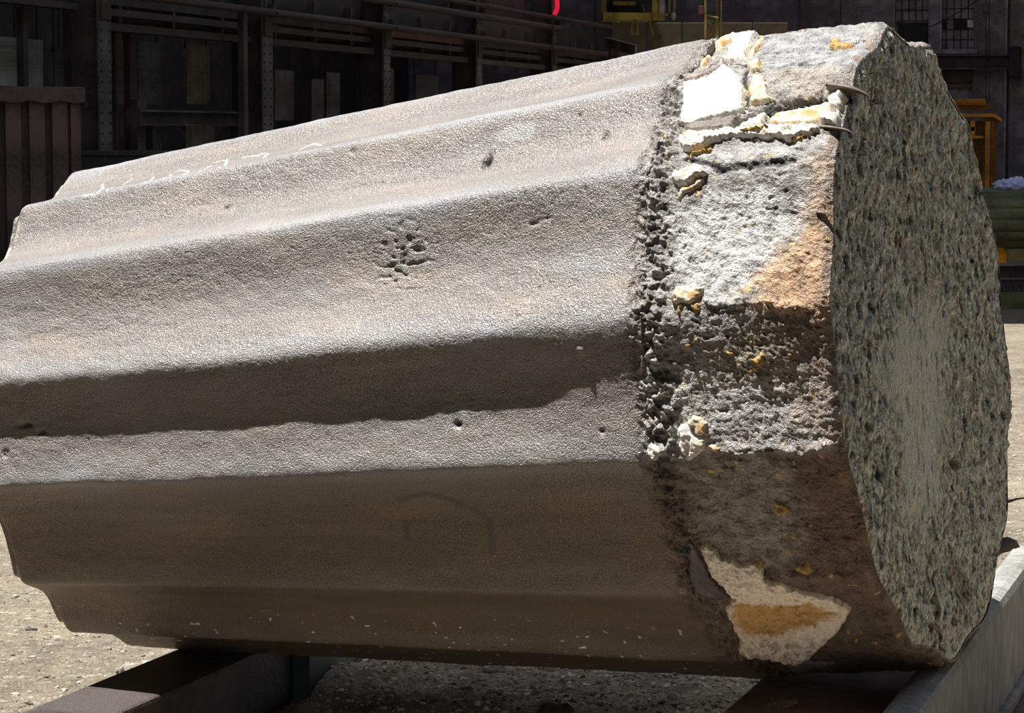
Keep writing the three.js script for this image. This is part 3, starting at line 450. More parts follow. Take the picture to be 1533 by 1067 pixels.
colT.forEach((t, i) => {
  const o = put(thing('steel_column', colNames[i], 'column', 'riveted columns of the hall'), t, 0);
  mesh('flange', box(0.38, 13, 0.03, 0, 0, 0.2), greySteel, o); mesh('flange', box(0.38, 13, 0.03, 0, 0, -0.26), rustDark, o); mesh('web', box(0.03, 13, 0.43, 0, 0, -0.03), rust, o);
  const rv = []; for (let k = 0; k < 44; k++) for (const x of [-0.13, 0.13]) { const g = new THREE.SphereGeometry(0.02, 6, 3, 0, Math.PI * 2, 0, Math.PI / 2); g.rotateX(Math.PI / 2); g.translate(x, 0.2 + k * 0.13, 0.214); rv.push(g.toNonIndexed()); }
  mesh('rivets', rv, rustDark, o).userData.kind = 'stuff';
  mesh('gusset', box(0.3, 0.5, 0.02, 0, 3.2, 0.23), rust, o);
});
// lintels over the bays
const bayNames = ['beside the broad left column', 'between the second and third columns', 'between the third and fourth columns', 'between the fourth and fifth columns, pale along its lower edge', 'between the fifth and farthest columns'];
for (let i = 0; i < 5; i++) {
  const a = colT[i] + 0.2, b = colT[i + 1] - 0.2, w = b - a, o = put(thing('lintel_beam', `rusty ribbed lintel beam ${bayNames[i]}`, 'beam', 'lintel beams over the bays'), (a + b) / 2, -0.1);
  mesh('web_plate', box(w, 0.95, 0.03, 0, 3.12, -0.08), i === 3 ? rust : rustDark, o);
  mesh('lower_flange', box(w, 0.1, 0.22, 0, 3.08, 0.04), i === 3 ? greySteel : rust, o); mesh('rail', box(w, 0.09, 0.1, 0, 3.28, 0.02), rust, o); mesh('rail', box(w, 0.12, 0.08, 0, 3.42, 0.02), i === 2 ? rustGlow : rustDark, o);
  for (const x of [-w / 3, 0, w / 3]) mesh('stiffener', box(0.09, 0.62, 0.08, x, 3.2, 0.01), rust, o);
  if (i < 4) mesh('wall_panel', box(w, 2.4, 0.06, 0, 4.1, -0.3), i % 2 ? redRust : rustDark, o);
}
{ const o = put(thing('lintel_beam', 'dark lintel beam over the leftmost opening above the container', 'beam', 'lintel beams over the bays'), colT[0] - 3.2, -0.1); mesh('web_plate', box(5.6, 0.9, 0.05, 0, 3.36, 0), rustDark, o); mesh('lower_flange', box(5.6, 0.08, 0.2, 0, 3.3, 0.04), rust, o); }
// pipes along the columns
for (const [y, ta, tb, r, n] of [[3.53, colT[0] + 0.3, colT[5] + 0.05, 0.055, 'lowest of the three brown pipes running along the columns'], [3.95, colT[1], colT[4] + 0.1, 0.062, 'middle brown pipe of the three, ending at the fifth column'], [4.16, colT[1], colT[5], 0.045, 'topmost thin brown pipe of the three along the columns']]) {
  const o = put(thing('pipe', n, 'pipe', 'pipes along the columns'), ta, 0.32, y); mesh('tube', bar([0, 0, 0], [tb - ta, 0, 0], r, 12), redRust, o);
  for (const t of colT) if (t > ta - 0.05 && t < tb + 0.2) mesh('bracket', [bar([t - ta, 0.12, -0.1], [t - ta, -0.02, 0.08], 0.018), box(0.06, 0.2, 0.12, t - ta, -0.06, -0.05)], rustDark, o);
}
// things seen in the bays below the lintels, on planes behind the columns
function sheet(x0, x1, y0, y1, v, label, mat = zinc, pitch = 0.09, group = 'corrugated sheets in the dark bays') {
  const [t0, h1] = rayV(x0, y0, v), [t1] = rayV(x1, y0, v), [, h0] = rayV(x0, y1, v), w = t1 - t0, h = h1 - h0; const o = put(thing('corrugated_sheet', label, 'sheet', group), t0, v, h0);
  mesh('sheet', corrugated(w, h, pitch), mat, o); for (const x of [0.06, w - 0.06]) if (h1 > 1.9) mesh('hanger', box(0.02, 5.42 - h1, 0.02, x, h - 0.03, -0.04), rustDark, o); else mesh('leg', box(0.03, h0 + 0.1, 0.03, x, -h0, -0.05), rustDark, o); mesh('top_batten', box(w, 0.05, 0.03, w / 2, h - 0.06, -0.04), rustDark, o); return o;
}
sheet(-6, 29, 54, 128, -1.2, 'pale ribbed metal sheet at the left edge above the container', paint(0.62, 0.66, 0.62)); sheet(36, 62, 58, 130, -1.2, 'pale ribbed metal sheet right of the thin post above the container', paint(0.5, 0.53, 0.5));
sheet(81, 95, 70, 130, -1.2, 'narrow dark ribbed sheet left of the broad column', greySteel); sheet(155, 169, 64, 156, -1.2, 'dark ribbed sheet just right of the broad column', greySteel);
sheet(174, 190, 60, 156, -1.2, 'grey ribbed sheet left of the tall thin post', paint(0.22, 0.22, 0.2)); sheet(206, 240, 62, 156, -1.2, 'wide grey ribbed sheet right of the tall thin post', paint(0.25, 0.27, 0.26));
sheet(279, 314, 66, 155, -2, 'olive ribbed sheet in the middle of the first bay', paint(0.3, 0.27, 0.19), 0.2); sheet(411, 439, 104, 180, -1.2, 'mauve grey sheet at the left of the second bay', paint(0.3, 0.26, 0.28), 0.6);
sheet(466, 486, 118, 190, -1.2, 'mauve grey sheet at the right of the second bay', paint(0.3, 0.26, 0.27), 0.6); sheet(488, 508, 108, 185, -1.2, 'bright-edged ribbed sheet before the third column', paint(0.34, 0.34, 0.36));
sheet(567, 591, 101, 165, -1.2, 'yellowish sheet right of the third column', paint(0.3, 0.24, 0.12), 0.3); sheet(622, 656, 112, 155, -1.2, 'grey green sheet left of the fourth column', paint(0.26, 0.28, 0.25));
sheet(206, 240, 192, 232, -1.2, 'low grey ribbed sheet under the rail beam', greySteel); sheet(278, 320, 188, 226, -1.2, 'low pale striped sheet under the rail beam', paint(0.3, 0.27, 0.2), 0.3);
for (const v of [-1.24, -2.04]) { const o = put(thing('hanging_girt', `overhead girt ${v > -2 ? 'just' : 'farther'} behind the columns that the sheets hang from`, 'beam'), 50, v, 5.4); mesh('beam', box(62, 0.16, 0.12, 0, 0, 0), rustDark, o); for (const x of [-30.9, 30.9]) mesh('leg', box(0.16, 5.4, 0.12, x, -5.4, 0), rustDark, o); }
function upright(x, wpx, y0, y1, v, name, label, mat, cat) { const [t0, h1] = rayV(x, y0, v), [t1] = rayV(x + wpx, y0, v); const o = put(thing(name, label, cat), (t0 + t1) / 2, v); const w = Math.min(t1 - t0, 0.3); mesh('shaft', box(w, h1, 0.09, 0, 0, 0), mat, o); mesh('base_plate', box(w * 1.6, 0.03, 0.24, 0, 0, 0), rustDark, o); mesh('cap', box(w * 1.15, 0.03, 0.12, 0, h1, 0), mat, o); return o; }
upright(189, 11, 41, 225, -0.5, 'steel_post', 'tall brown post standing in the first bay', redRust, 'post'); upright(168, 3, 50, 225, -0.55, 'thin_pole', 'thin pole left of the tall brown post', rust, 'pole'); upright(29, 7, 14, 130, -0.2, 'steel_post', 'dark thin post between the two pale sheets at left', rustDark, 'post'); upright(360, 6, 13, 170, 0.25, 'steel_post', 'slim post just left of the second column', rust, 'post'); upright(400, 4, 40, 200, 0.1, 'thin_pole', 'thin pole right of the second column', greySteel, 'pole');
{ const [ta, h] = rayV(200, 176, -0.15), o = put(thing('rail_beam', 'horizontal brown rail beam across the first bay', 'beam'), ta, -0.15, h - 0.08), w = colT[1] - ta;
  mesh('web', box(w, 0.16, 0.03, w / 2, 0, 0), rustDark, o); mesh('flange', box(w, 0.025, 0.16, w / 2, 0.16, 0), greySteel, o); mesh('flange', box(w, 0.025, 0.16, w / 2, -0.025, 0), rust, o); mesh('stub', box(0.3, 0.14, 0.12, 0.15, 0.185, 0), rust, o); mesh('end_plate', box(0.03, 0.24, 0.2, 0, -0.03, 0), rust, o);
  for (const k of [0.15, 0.92]) mesh('leg', box(0.1, h - 0.1, 0.1, w * k, -(h - 0.08), -0.02), rustDark, o); }
{ const p = atDepth(111, 226, 31), q = atDepth(265, 226, 31), o = thing('low_wall_box', 'low dark green steel box behind the ingot beside the container', 'box'); o.position.set((p.x + q.x) / 2, 0, -31.5); mesh('shell', chamferBox(q.x - p.x, p.y - 0.05, 0.9, 0.02), greenGrey, o); mesh('lid', box(q.x - p.x + 0.04, 0.05, 0.94, 0, p.y - 0.05, 0), paint(0.09, 0.1, 0.07), o); }
{ // the ribbed container at the left edge
  const p = atDepth(121, 131, 27.5), hgt = p.y, o = thing('scrap_container', 'brown ribbed steel container with an overhanging rim at the left edge', 'container'); o.position.set(p.x, 0, -27.5); o.rotation.y = R(14);
  const cm = paint(0.13, 0.085, 0.075), w = 1.9;
  mesh('wall_panel', box(w, hgt - 0.1, 0.05, -w / 2, 0, -0.06), cm, o);
  for (const x of [-0.04, -0.19, -0.42, -0.66, -0.9, -1.14, -1.38, -1.62]) mesh('rib', chamferBox(x === -0.04 ? 0.08 : 0.155, hgt - 0.12, 0.09, 0.015).translate(x - 0.03, 0, 0), cm, o);
  const s = new THREE.Shape(); s.moveTo(0.03, hgt); s.lineTo(-w, hgt); s.lineTo(-w, hgt - 0.16); for (let i = 24; i >= 0; i--) s.lineTo(-w + (w + 0.03) * (24 - i) / 24, hgt - 0.145 - 0.014 * Math.sin(i * 1.6)); s.closePath();
  const g = new THREE.ExtrudeGeometry(s, { depth: 0.06, bevelEnabled: true, bevelSize: 0.006, bevelThickness: 0.006, bevelSegments: 1 }); g.translate(0, 0, 0.03); mesh('rim', uvm(g), paint(0.15, 0.1, 0.085), o);
  mesh('side_wall', box(0.05, hgt - 0.05, 1.6, -0.03, 0, -0.85), cm, o); mesh('hinge', bar([0.03, hgt - 0.2, 0.05], [0.03, hgt - 0.14, 0.05], 0.03), rustDark, o);
}
{ // red glowing lamp on the fifth bay
  const p = atDepth(832, 4, 56), o = thing('warning_lamp', 'glowing red curved warning lamp hanging beside the fifth column', 'lamp'); o.position.set(p.x, 0, -56);
  const f = (px, py) => { const k = atDepth(px, py, 56); return new THREE.Vector3(k.x - p.x, k.y, 0); };
  const c = new THREE.CatmullRomCurve3([f(830, -16), f(834, 2), f(834, 12), f(830, 22)]);
  mesh('lamp_tube', new THREE.TubeGeometry(c, 24, 0.048, 10), new THREE.MeshStandardMaterial({ color: 0x400008, emissive: new THREE.Color(0.75, 0.008, 0.04), emissiveIntensity: 1 }), o);
  mesh('cable', bar([f(828, 24).x, f(828, 24).y, 0], [f(827, 75).x, f(827, 75).y, 0], 0.012), rustDark, o);
  mesh('bracket', box(0.04, 0.05, 0.4, 0, f(830, -16).y - 0.03, -0.2), rustDark, o);
  const l = new THREE.PointLight(0xff1030, 0.03, 0, 2); l.position.copy(f(832, 5)).add(new THREE.Vector3(0, 0, 0.12)); l.castShadow = true; o.add(l);
}
// far end of the hall
const TE = 78;
{ const a = rayT(1000, 100, TE)[0]; const g = box(0.4, 13, 34, 0, 0, 0); const m = struct('wall_end', g, paint(0.3, 0.26, 0.3)); put(m, TE + 0.25, a - 9 + 17, 0); }
const lilac = paint(0.36, 0.32, 0.36), lilacLight = paint(0.5, 0.47, 0.54), lilacDark = paint(0.15, 0.125, 0.14), gap = paint(0.03, 0.026, 0.028);
// pieces standing on the end wall: local X runs right along V, local Z towards the camera
function onEnd(o, v, h, off = 0) { put(o, TE - off, v, h); o.rotation.y = BROT - Math.PI / 2; return o; }
function er(x0, y0, x1, y1, t = TE) { const [v0, h1] = rayT(x0, y0, t), [v1, h0] = rayT(x1, y1, t); return { v: (v0 + v1) / 2, w: v1 - v0, h: h1 - h0, y: h0 }; }
function pilaster(x0, x1, y0, y1, mat, depth, label) { const e = er(x0, y0, x1, y1), o = onEnd(thing('wall_pilaster', label, 'pilaster'), e.v, 0, depth / 2); mesh('shaft', box(e.w, y1 > 290 ? e.h + e.y : e.h, depth, 0, y1 > 290 ? 0 : e.y, 0), mat, o); mesh('plinth', box(e.w * 1.05, 0.2, depth + 0.06, 0, 0, 0), lilacDark, o); mesh('edge_strip', box(0.05, y1 > 290 ? e.h + e.y : e.h, 0.03, e.w / 2, y1 > 290 ? 0 : e.y, depth / 2), lilacLight, o); }
pilaster(1262, 1337, -40, 300, lilac, 0.25, 'wide pale pilaster on the end wall behind the ingot top'); pilaster(1393, 1407, -40, 300, lilac, 0.35, 'narrow pilaster between the two gridded windows'); pilaster(1460, 1504, -40, 300, paint(0.27, 0.23, 0.245), 0.3, 'broad grey pilaster right of the gridded window'); pilaster(1515, 1560, -40, 300, paint(0.33, 0.29, 0.29), 0.3, 'pale pilaster at the right edge of the end wall');
{ const e = er(1200, -60, 1257, 300), o = onEnd(thing('wall_pilaster', 'dim grey pilaster left of the wide pale one', 'pilaster'), e.v, 0, 0.1); mesh('shaft', box(e.w, e.h + e.y, 0.2, 0, 0, 0), paint(0.24, 0.21, 0.23), o); mesh('plinth', box(e.w, 0.2, 0.26, 0, 0, 0), lilacDark, o); }
// windows with their grids
function gridWin(n, x0, y0, x1, y1, cols, rows, dark) {
  const e = er(x0, y0, x1, y1), o = new THREE.Group(); o.name = `window_${n}`; o.userData.kind = 'structure'; scene.add(o); onEnd(o, e.v, e.y, 0.05);
  const bw = 0.03, pw = e.w / cols, ph = e.h / rows, mats = [paint(0.33, 0.3, 0.33), paint(0.29, 0.265, 0.29), paint(0.36, 0.32, 0.35)];
  mesh('frame', [box(e.w + 0.1, 0.06, 0.1, 0, -0.06, 0), box(e.w + 0.1, 0.06, 0.1, 0, e.h, 0), box(0.05, e.h, 0.1, -e.w / 2 - 0.025, 0, 0), box(0.05, e.h, 0.1, e.w / 2 + 0.025, 0, 0)], lilacDark, o);
  for (let i = 0; i < cols; i++) for (let j = 0; j < rows; j++) mesh('pane', box(pw - bw, ph - bw, 0.015, -e.w / 2 + (i + 0.5) * pw, j * ph + bw / 2, rr(-0.012, 0.012)), dark && dark(i, j) ? gap : mats[(i * 5 + j * 3) % 3], o);
  for (let i = 1; i < cols; i++) mesh('muntin', box(bw, e.h, 0.05, -e.w / 2 + i * pw, 0, 0), gap, o);
  for (let j = 1; j < rows; j++) mesh('muntin', box(e.w, bw, 0.05, 0, j * ph - bw / 2, 0), gap, o);
}
gridWin(1, 1341, -32, 1392, 31, 5, 4); gridWin(2, 1408, -48, 1460, 75, 5, 8, (i, j) => j === 2 && i < 4 && i !== 1 || j === 2 && i === 2);
{ const e = er(1345, 34, 1388, 150), o = onEnd(mesh('dark_opening', box(e.w, e.h, 0.06, 0, 0, 0), gap), e.v, e.y, 0.03); tag(o, 'dark blank shutter below the left gridded window', 'shutter'); }
{ const e = er(1392, 75, 1466, 81), o = onEnd(mesh('window_sill', box(e.w, e.h, 0.3, 0, 0, 0), lilac), e.v, e.y, 0.4); tag(o, 'pale ledge under the right gridded window', 'ledge'); }
{ const e = er(1380, 85, 1512, 102), o = onEnd(thing('crane_beam', 'dark reddish horizontal beam across the end wall', 'beam'), e.v, e.y, 0.5); mesh('web', box(e.w, e.h, 0.08, 0, 0, 0), paint(0.075, 0.045, 0.045), o); mesh('flange', box(e.w, 0.04, 0.3, 0, e.h, 0), lilacDark, o); mesh('flange', box(e.w, 0.04, 0.3, 0, -0.04, 0), lilacDark, o); }
{ const e = er(1513, 71, 1530, 118), o = onEnd(thing('switch_cabinet', 'black box fixed high on the end wall at the right', 'cabinet'), e.v, e.y, 0.55); mesh('case', chamferBox(e.w, e.h, 0.3, 0.02), gap, o); mesh('door', box(e.w * 0.8, e.h * 0.8, 0.03, 0, e.h * 0.1, 0.16), rustDark, o); }
{ const e = er(1449, 30, 1458, 41), o = onEnd(mesh('paper_sheet', chamferBox(e.w, e.h, 0.02, 0.005), paint(0.75, 0.72, 0.78)), e.v, e.y, 0.14); tag(o, 'small white sheet fixed on the right gridded window', 'sheet'); }
for (const [y0, y1, n] of [[106, 122, 'upper'], [126, 131, 'middle'], [150, 158, 'lower']]) { const e = er(1408, y0, 1460, y1), o = onEnd(mesh('wall_board', chamferBox(e.w, e.h, 0.06, 0.01), n === 'lower' ? lilacDark : paint(0.15, 0.115, 0.115)), e.v, e.y, 0.06); tag(o, `${n} horizontal board on the end wall below the beam`, 'board'); }
for (const [x, n] of [[1476, 'left'], [1481, 'right']]) { const a = atDepth(x, -30, 70), b = atDepth(x, 152, 70); tag(mesh('hanging_cable', bar(a.toArray(), b.toArray(), 0.013, 6), gap), `${n} one of the two cables hanging before the end wall`, 'cable'); }
{ const P = [[1376, 43], [1388, 41], [1402, 36], [1425, 24], [1450, 9], [1476, -6], [1500, -22]].map(([x, y]) => atDepth(x, y, 68)); tag(mesh('slack_cable', new THREE.TubeGeometry(new THREE.CatmullRomCurve3(P), 40, 0.016, 6), gap), 'dark slack cable crossing the gridded windows diagonally', 'cable'); }
{ const p = atDepth(1476, 18, 69.9), o = thing('cable_hook', 'small rusty hook block where the twin cables start', 'hook'); o.position.copy(p); mesh('block', chamferBox(0.14, 0.2, 0.1, 0.02), rust, o); mesh('hook', new THREE.TorusGeometry(0.06, 0.018, 6, 12, 4.4).translate(0, -0.06, 0), rust, o); }
// dim yellow-brown partition behind the crane cab
{ const p = atDepth(915, 40, 62), q = atDepth(1180, 40, 62), t = atDepth(1000, 34, 62).y, o = thing('partition', 'low olive brown partition behind the yellow cab', 'partition'); o.position.set((p.x + q.x) / 2, 0, -62); const w = q.x - p.x; for (let i = 0; i < 5; i++) mesh('panel', chamferBox(w / 5 - 0.03, t, 0.08, 0.01).translate(-w / 2 + (i + 0.5) * w / 5, 0, 0), paint(0.11, 0.078, 0.026), o); mesh('post', box(0.08, t, 0.14, -w / 2 + w / 5 * 3, 0, 0.02), paint(0.25, 0.19, 0.07), o); }
{ const a = atDepth(908, 63, 58), b = atDepth(952, 75, 54), o = thing('steel_channel', 'pale grey steel channel lying behind the ingot below the cab', 'channel'); const d = b.clone().sub(a), len = d.length(); o.position.copy(a); o.quaternion.setFromUnitVectors(new THREE.Vector3(1, 0, 0), d.normalize()); mesh('web', box(len, 0.16, 0.03, len / 2, -0.08, 0), paint(0.4, 0.36, 0.28), o); mesh('flange', box(len, 0.02, 0.14, len / 2, 0.08, 0), rust, o); mesh('flange', box(len, 0.02, 0.14, len / 2, -0.1, 0), rust, o); mesh('stand', box(0.2, a.y - 0.1, 0.2, len * 0.3, -a.y + 0.0, 0), rustDark, o); }
// yellow crane cab
const yellow = paint(0.52, 0.36, 0.05), yellowDim = paint(0.3, 0.19, 0.03);
{ const D = 46, o = thing('crane_cab', 'small yellow crane cab hanging at the top of the picture', 'crane cab'), p0 = atDepth(945, 25, D); o.position.set(p0.x, p0.y, -D);
  const f = (x, y, z = 0) => { const k = atDepth(x, y, D); return [k.x - p0.x, k.y - p0.y, z]; };
  const slab = (name, x0, y0, x1, y1, d, z, mat) => { const a = f(x0, y1), b = f(x1, y0); return mesh(name, box(b[0] - a[0], b[1] - a[1], d, (a[0] + b[0]) / 2, a[1], z), mat, o); };
  slab('platform', 903, 19, 979, 29, 1.1, -0.5, yellow); slab('side_plate', 977, 21, 995, 31, 0.06, 0.08, yellow);
  slab('post', 901, -45, 908, 20, 0.09, 0, yellowDim); slab('post', 976, -45, 985, 22, 0.09, 0.02, yellow); slab('post', 986, -45, 988, 22, 0.06, 0.05, yellow);
  slab('rail', 918, 2, 951, 8, 0.05, 0.02, yellowDim); slab('rail', 905, -46, 985, -40, 0.09, 0, yellow); slab('roof', 897, -52, 1000, -46, 1.4, -0.55, yellowDim);
  slab('door_panel', 986, -40, 996, 20, 0.03, -0.02, paint(0.5, 0.46, 0.5)); slab('rear_wall', 905, -46, 985, 20, 0.04, -1.0, rustDark);
  slab('door_frame', 1001, -10, 1003.5, 24, 0.05, 0, yellow); slab('door_frame', 1008.5, -10, 1011, 19, 0.05, 0, yellow); slab('door_frame', 1001, -12, 1011, -8, 0.05, 0, yellow); slab('door_frame', 996, 20, 1003, 24, 0.05, 0, yellow);
  mesh('lamp_globe', new THREE.SphereGeometry(0.05, 14, 10).scale(0.9, 1.3, 0.9).translate(...f(1008, 24)), paint(0.62, 0.55, 0.4), o);
  mesh('step_loop', [bar(f(946, 30), f(945, 50), 0.018), bar(f(954, 30), f(954, 52), 0.018), bar(f(945, 50), f(954, 52), 0.018), bar(f(947, 30), f(954, 30), 0.018)], yellow, o);
  mesh('brace', bar(f(971, 30), f(977, 53), 0.018), yellow, o);
  { const s = new THREE.Shape(); const a = f(914, 31), b = f(927, 30), c = f(927, 34.5); s.moveTo(a[0], a[1]); s.lineTo(b[0], b[1]); s.lineTo(c[0], c[1]); s.closePath(); mesh('bracket', uvm(new THREE.ExtrudeGeometry(s, { depth: 0.08, bevelEnabled: false })), yellow, o); }
  mesh('control_lever', bar(f(962, 6, -0.3), f(966, 16, -0.3), 0.012), lilacLight, o);
  mesh('hanger', [bar(f(905, -50, -0.5), [f(905, 0)[0], 9.2, -0.5], 0.05), bar(f(985, -50, -0.5), [f(985, 0)[0], 9.2, -0.5], 0.05)], rustDark, o);
}
{ const D = 50, o = thing('ladder_tower', 'narrow yellow steel tower with a cross-braced panel right of the cab', 'tower'), p0 = atDepth(1067, 30, D); o.position.set(p0.x, 0, -D);
  const f = (x, y, z = 0) => { const k = atDepth(x, y, D); return [k.x - p0.x, k.y, z]; };
  const up = (x0, x1, y0, mat, z = 0) => { const a = f(x0, y0), b = f(x1, y0); mesh('post', box(b[0] - a[0], a[1], 0.05, (a[0] + b[0]) / 2, 0, z), mat, o); };
  up(1055, 1058, -50, yellow); up(1073, 1075.5, -50, yellowDim, -0.03); up(1079, 1081, -50, yellowDim);
  mesh('frame_bar', bar(f(1056, 23), f(1075, 27), 0.022), yellow, o); mesh('frame_bar', bar(f(1057, 24), f(1057, 56), 0.02), yellow, o); mesh('frame_bar', bar(f(1074, 27), f(1074, 56), 0.02), yellow, o);
  mesh('brace', bar(f(1058, 28), f(1072, 58), 0.016), yellow, o); mesh('brace', bar(f(1073, 28), f(1060, 58), 0.016), yellow, o);
  { const s = new THREE.Shape(), a = f(1059, 28), b = f(1073, 30), c = f(1066, 40); s.moveTo(a[0], a[1]); s.lineTo(b[0], b[1]); s.lineTo(c[0], c[1]); s.closePath(); mesh('screen', uvm(new THREE.ExtrudeGeometry(s, { depth: 0.02, bevelEnabled: false }).translate(0, 0, -0.03)), paint(0.2, 0.22, 0.22), o); }
  mesh('sign_plate', chamferBox(0.09, 0.15, 0.03, 0.006).translate(...f(1049.5, 21)), paint(0.2, 0.05, 0.035), o); mesh('arm', bar(f(1049.5, 18), f(1056, 18), 0.01), yellowDim, o);
}
// orange machine behind the end face
const orange = paint(0.62, 0.24, 0.012), orangeDim = paint(0.4, 0.145, 0.012);
{ const D = 30, o = thing('orange_machine', 'orange roofed machine with a roller on top behind the cut face', 'machine'), p0 = atDepth(1440, 200, D); o.position.set(p0.x, 0, -D);
  const f = (x, y, z = 0) => { const k = atDepth(x, y, D); return [k.x - p0.x, k.y, z]; };
  const slab = (name, x0, y0, x1, y1, d, z, mat) => { const a = f(x0, y1), b = f(x1, y0); return mesh(name, box(b[0] - a[0], b[1] - a[1], d, (a[0] + b[0]) / 2, a[1], z), mat, o); };
  mesh('roller', bar(f(1390, 153), f(1475, 153), 0.037, 16), orange, o); mesh('roller_bed', bar(f(1390, 160, -0.05), f(1484, 160, -0.05), 0.03, 12), orangeDim, o);
  { const s = new THREE.Shape(); const P = [[1392, 170], [1488, 170], [1499, 178], [1499, 183], [1487, 175], [1392, 175]].map(([x, y]) => f(x, y)); P.forEach((q, i) => i ? s.lineTo(q[0], q[1]) : s.moveTo(q[0], q[1])); mesh('roof', uvm(new THREE.ExtrudeGeometry(s, { depth: 0.9, bevelEnabled: false }).translate(0, 0, -0.85)), orange, o); }
  const base = f(0, 330)[1]; const wall = (name, x0, x1, z, mat, y0 = 181) => { const a = f(x0, y0), b = f(x1, y0); mesh(name, box(b[0] - a[0], a[1], 0.05, (a[0] + b[0]) / 2, 0, z), mat, o); };
  wall('back_panel', 1392, 1494, -0.5, paint(0.2, 0.085, 0.02)); wall('corner_post', 1475, 1482, 0, orange, 182); wall('rib', 1485, 1487.5, -0.04, orangeDim, 182); wall('rib', 1489, 1491, -0.06, orangeDim, 183); wall('rib', 1492.5, 1494, -0.1, orangeDim, 183);
  slab('bracket', 1452, 181, 1459, 205, 0.04, 0.02, orange); slab('bracket', 1440, 190, 1458, 196, 0.04, 0.02, orange); slab('handle', 1449, 203, 1470, 207, 0.04, 0.05, orange); slab('cross_bar', 1448, 200, 1452, 209, 0.04, 0.05, orange);
  { const s = new THREE.Shape(); [[1478, 200], [1484, 190], [1484, 330], [1468, 330], [1474, 240]].map(([x, y]) => f(x, y)).forEach((q, i) => i ? s.lineTo(q[0], q[1]) : s.moveTo(q[0], q[1])); mesh('slanted_plate', uvm(new THREE.ExtrudeGeometry(s, { depth: 0.03, bevelEnabled: false }).translate(0, 0, -0.12)), orangeDim, o); }
  mesh('skid', box(0.9, 0.12, 0.9, 0, 0, -0.35), rustDark, o);
}
// dark green fluted ingot with its number, resting on a notched rack
{ const D = 27, o = thing('small_green_ingot', 'dark green ribbed ingot with a stamped number at the right edge', 'ingot'), top = atDepth(1480, 283, D), bot = atDepth(1480, 371, D), rad = (top.y - bot.y) / 2, x0 = atDepth(1452, 300, D).x; o.position.set(x0, bot.y + rad, -D - 0.05);
  const s = new THREE.Shape(), n = 168, k = 14; for (let i = 0; i < n; i++) { const a = i / n * 2 * Math.PI, c = Math.abs(Math.sin(a * k / 2)), r = rad * (0.9 + 0.1 * Math.sqrt(c)); i ? s.lineTo(r * Math.cos(a), r * Math.sin(a)) : s.moveTo(r * Math.cos(a), r * Math.sin(a)); } s.closePath();
  const g = new THREE.ExtrudeGeometry(s, { depth: 1.5, bevelEnabled: true, bevelSize: 0.012, bevelThickness: 0.012, bevelSegments: 2 }); g.rotateY(Math.PI / 2);
  const green = paint(0.12, 0.135, 0.07, { roughness: 0.6 }); mesh('body', uvm(toCreasedNormals(g, 0.6)), green, o);
  const font = await new FontLoader().loadAsync('fonts/droid/droid_sans_regular.typeface.json');
  const tg = new TextGeometry('121200', { font, size: 0.05, depth: 0.012, curveSegments: 4, bevelEnabled: false }); tg.scale(1.08, 1, 1); const a = atDepth(1485, 304, D); tg.rotateX(-0.5); tg.translate(a.x - x0 - 0.01, a.y - o.position.y, 0.232);
  mesh('stamped_number', tg, paint(0.38, 0.4, 0.26), o);
}
{ const D = 27, o = thing('rack_rail', 'dark steel rail on a notched strip at the right edge', 'rail'), P = (y) => atDepth(1500, y, D).y, x0 = atDepth(1462, 400, D).x, w = 1.6; o.position.set(x0, 0, -D);
  mesh('top_flange', box(w, P(394) - P(397.5), 0.3, w / 2, P(397.5), -0.1), paint(0.3, 0.27, 0.23), o); mesh('web', box(w, P(397) - P(416), 0.06, w / 2, P(416), -0.04), rustDark, o); mesh('lower_flange', box(w, P(415.5) - P(418), 0.3, w / 2, P(418), -0.1), paint(0.22, 0.2, 0.19), o);
  const s = new THREE.Shape(), yb = P(437) , yt = P(418), pit = atDepth(1511, 0, D).x - atDepth(1500, 0, D).x, yv = P(427); s.moveTo(0, yb); let k = atDepth(1495, 0, D).x - x0 - 2 * pit; k = ((k % pit) + pit) % pit;
  for (let x = k; x < w - pit; x += pit) { s.lineTo(x, yb); s.lineTo(x + pit * 0.3, yv); s.lineTo(x + pit * 0.45, yv); s.lineTo(x + pit * 0.75, yb); } s.lineTo(w, yb); s.lineTo(w, yt); s.lineTo(0, yt); s.closePath();
  mesh('notched_strip', uvm(new THREE.ExtrudeGeometry(s, { depth: 0.05, bevelEnabled: false }).translate(0, 0, -0.02)), rustDark, o); mesh('backing', box(w, P(418) - P(437), 0.03, w / 2, P(437), -0.07), paint(0.85, 0.8, 0.68), o);
  mesh('sole_plate', box(w, P(436.5), 0.34, w / 2, 0, -0.1), paint(0.14, 0.15, 0.05), o);
}
{ const D = 27.1, a = atDepth(1483, 395, D), b = atDepth(1504, 369, D), o = thing('orange_bracket', 'bright orange bracket standing on the dark rail', 'bracket'); o.position.set(a.x, a.y, -D); const s = new THREE.Shape(), w = b.x - a.x, h = b.y - a.y; s.moveTo(0, 0); s.lineTo(w, 0); s.lineTo(w, h * 0.68); s.lineTo(w * 0.72, h); s.lineTo(0, h); s.closePath(); mesh('plate', uvm(new THREE.ExtrudeGeometry(s, { depth: 0.1, bevelEnabled: true, bevelSize: 0.003, bevelThickness: 0.004, bevelSegments: 1 })), paint(0.95, 0.4, 0.01), o); mesh('foot', box(w * 1.2, 0.012, 0.16, w / 2, 0, 0.05), orangeDim, o); }
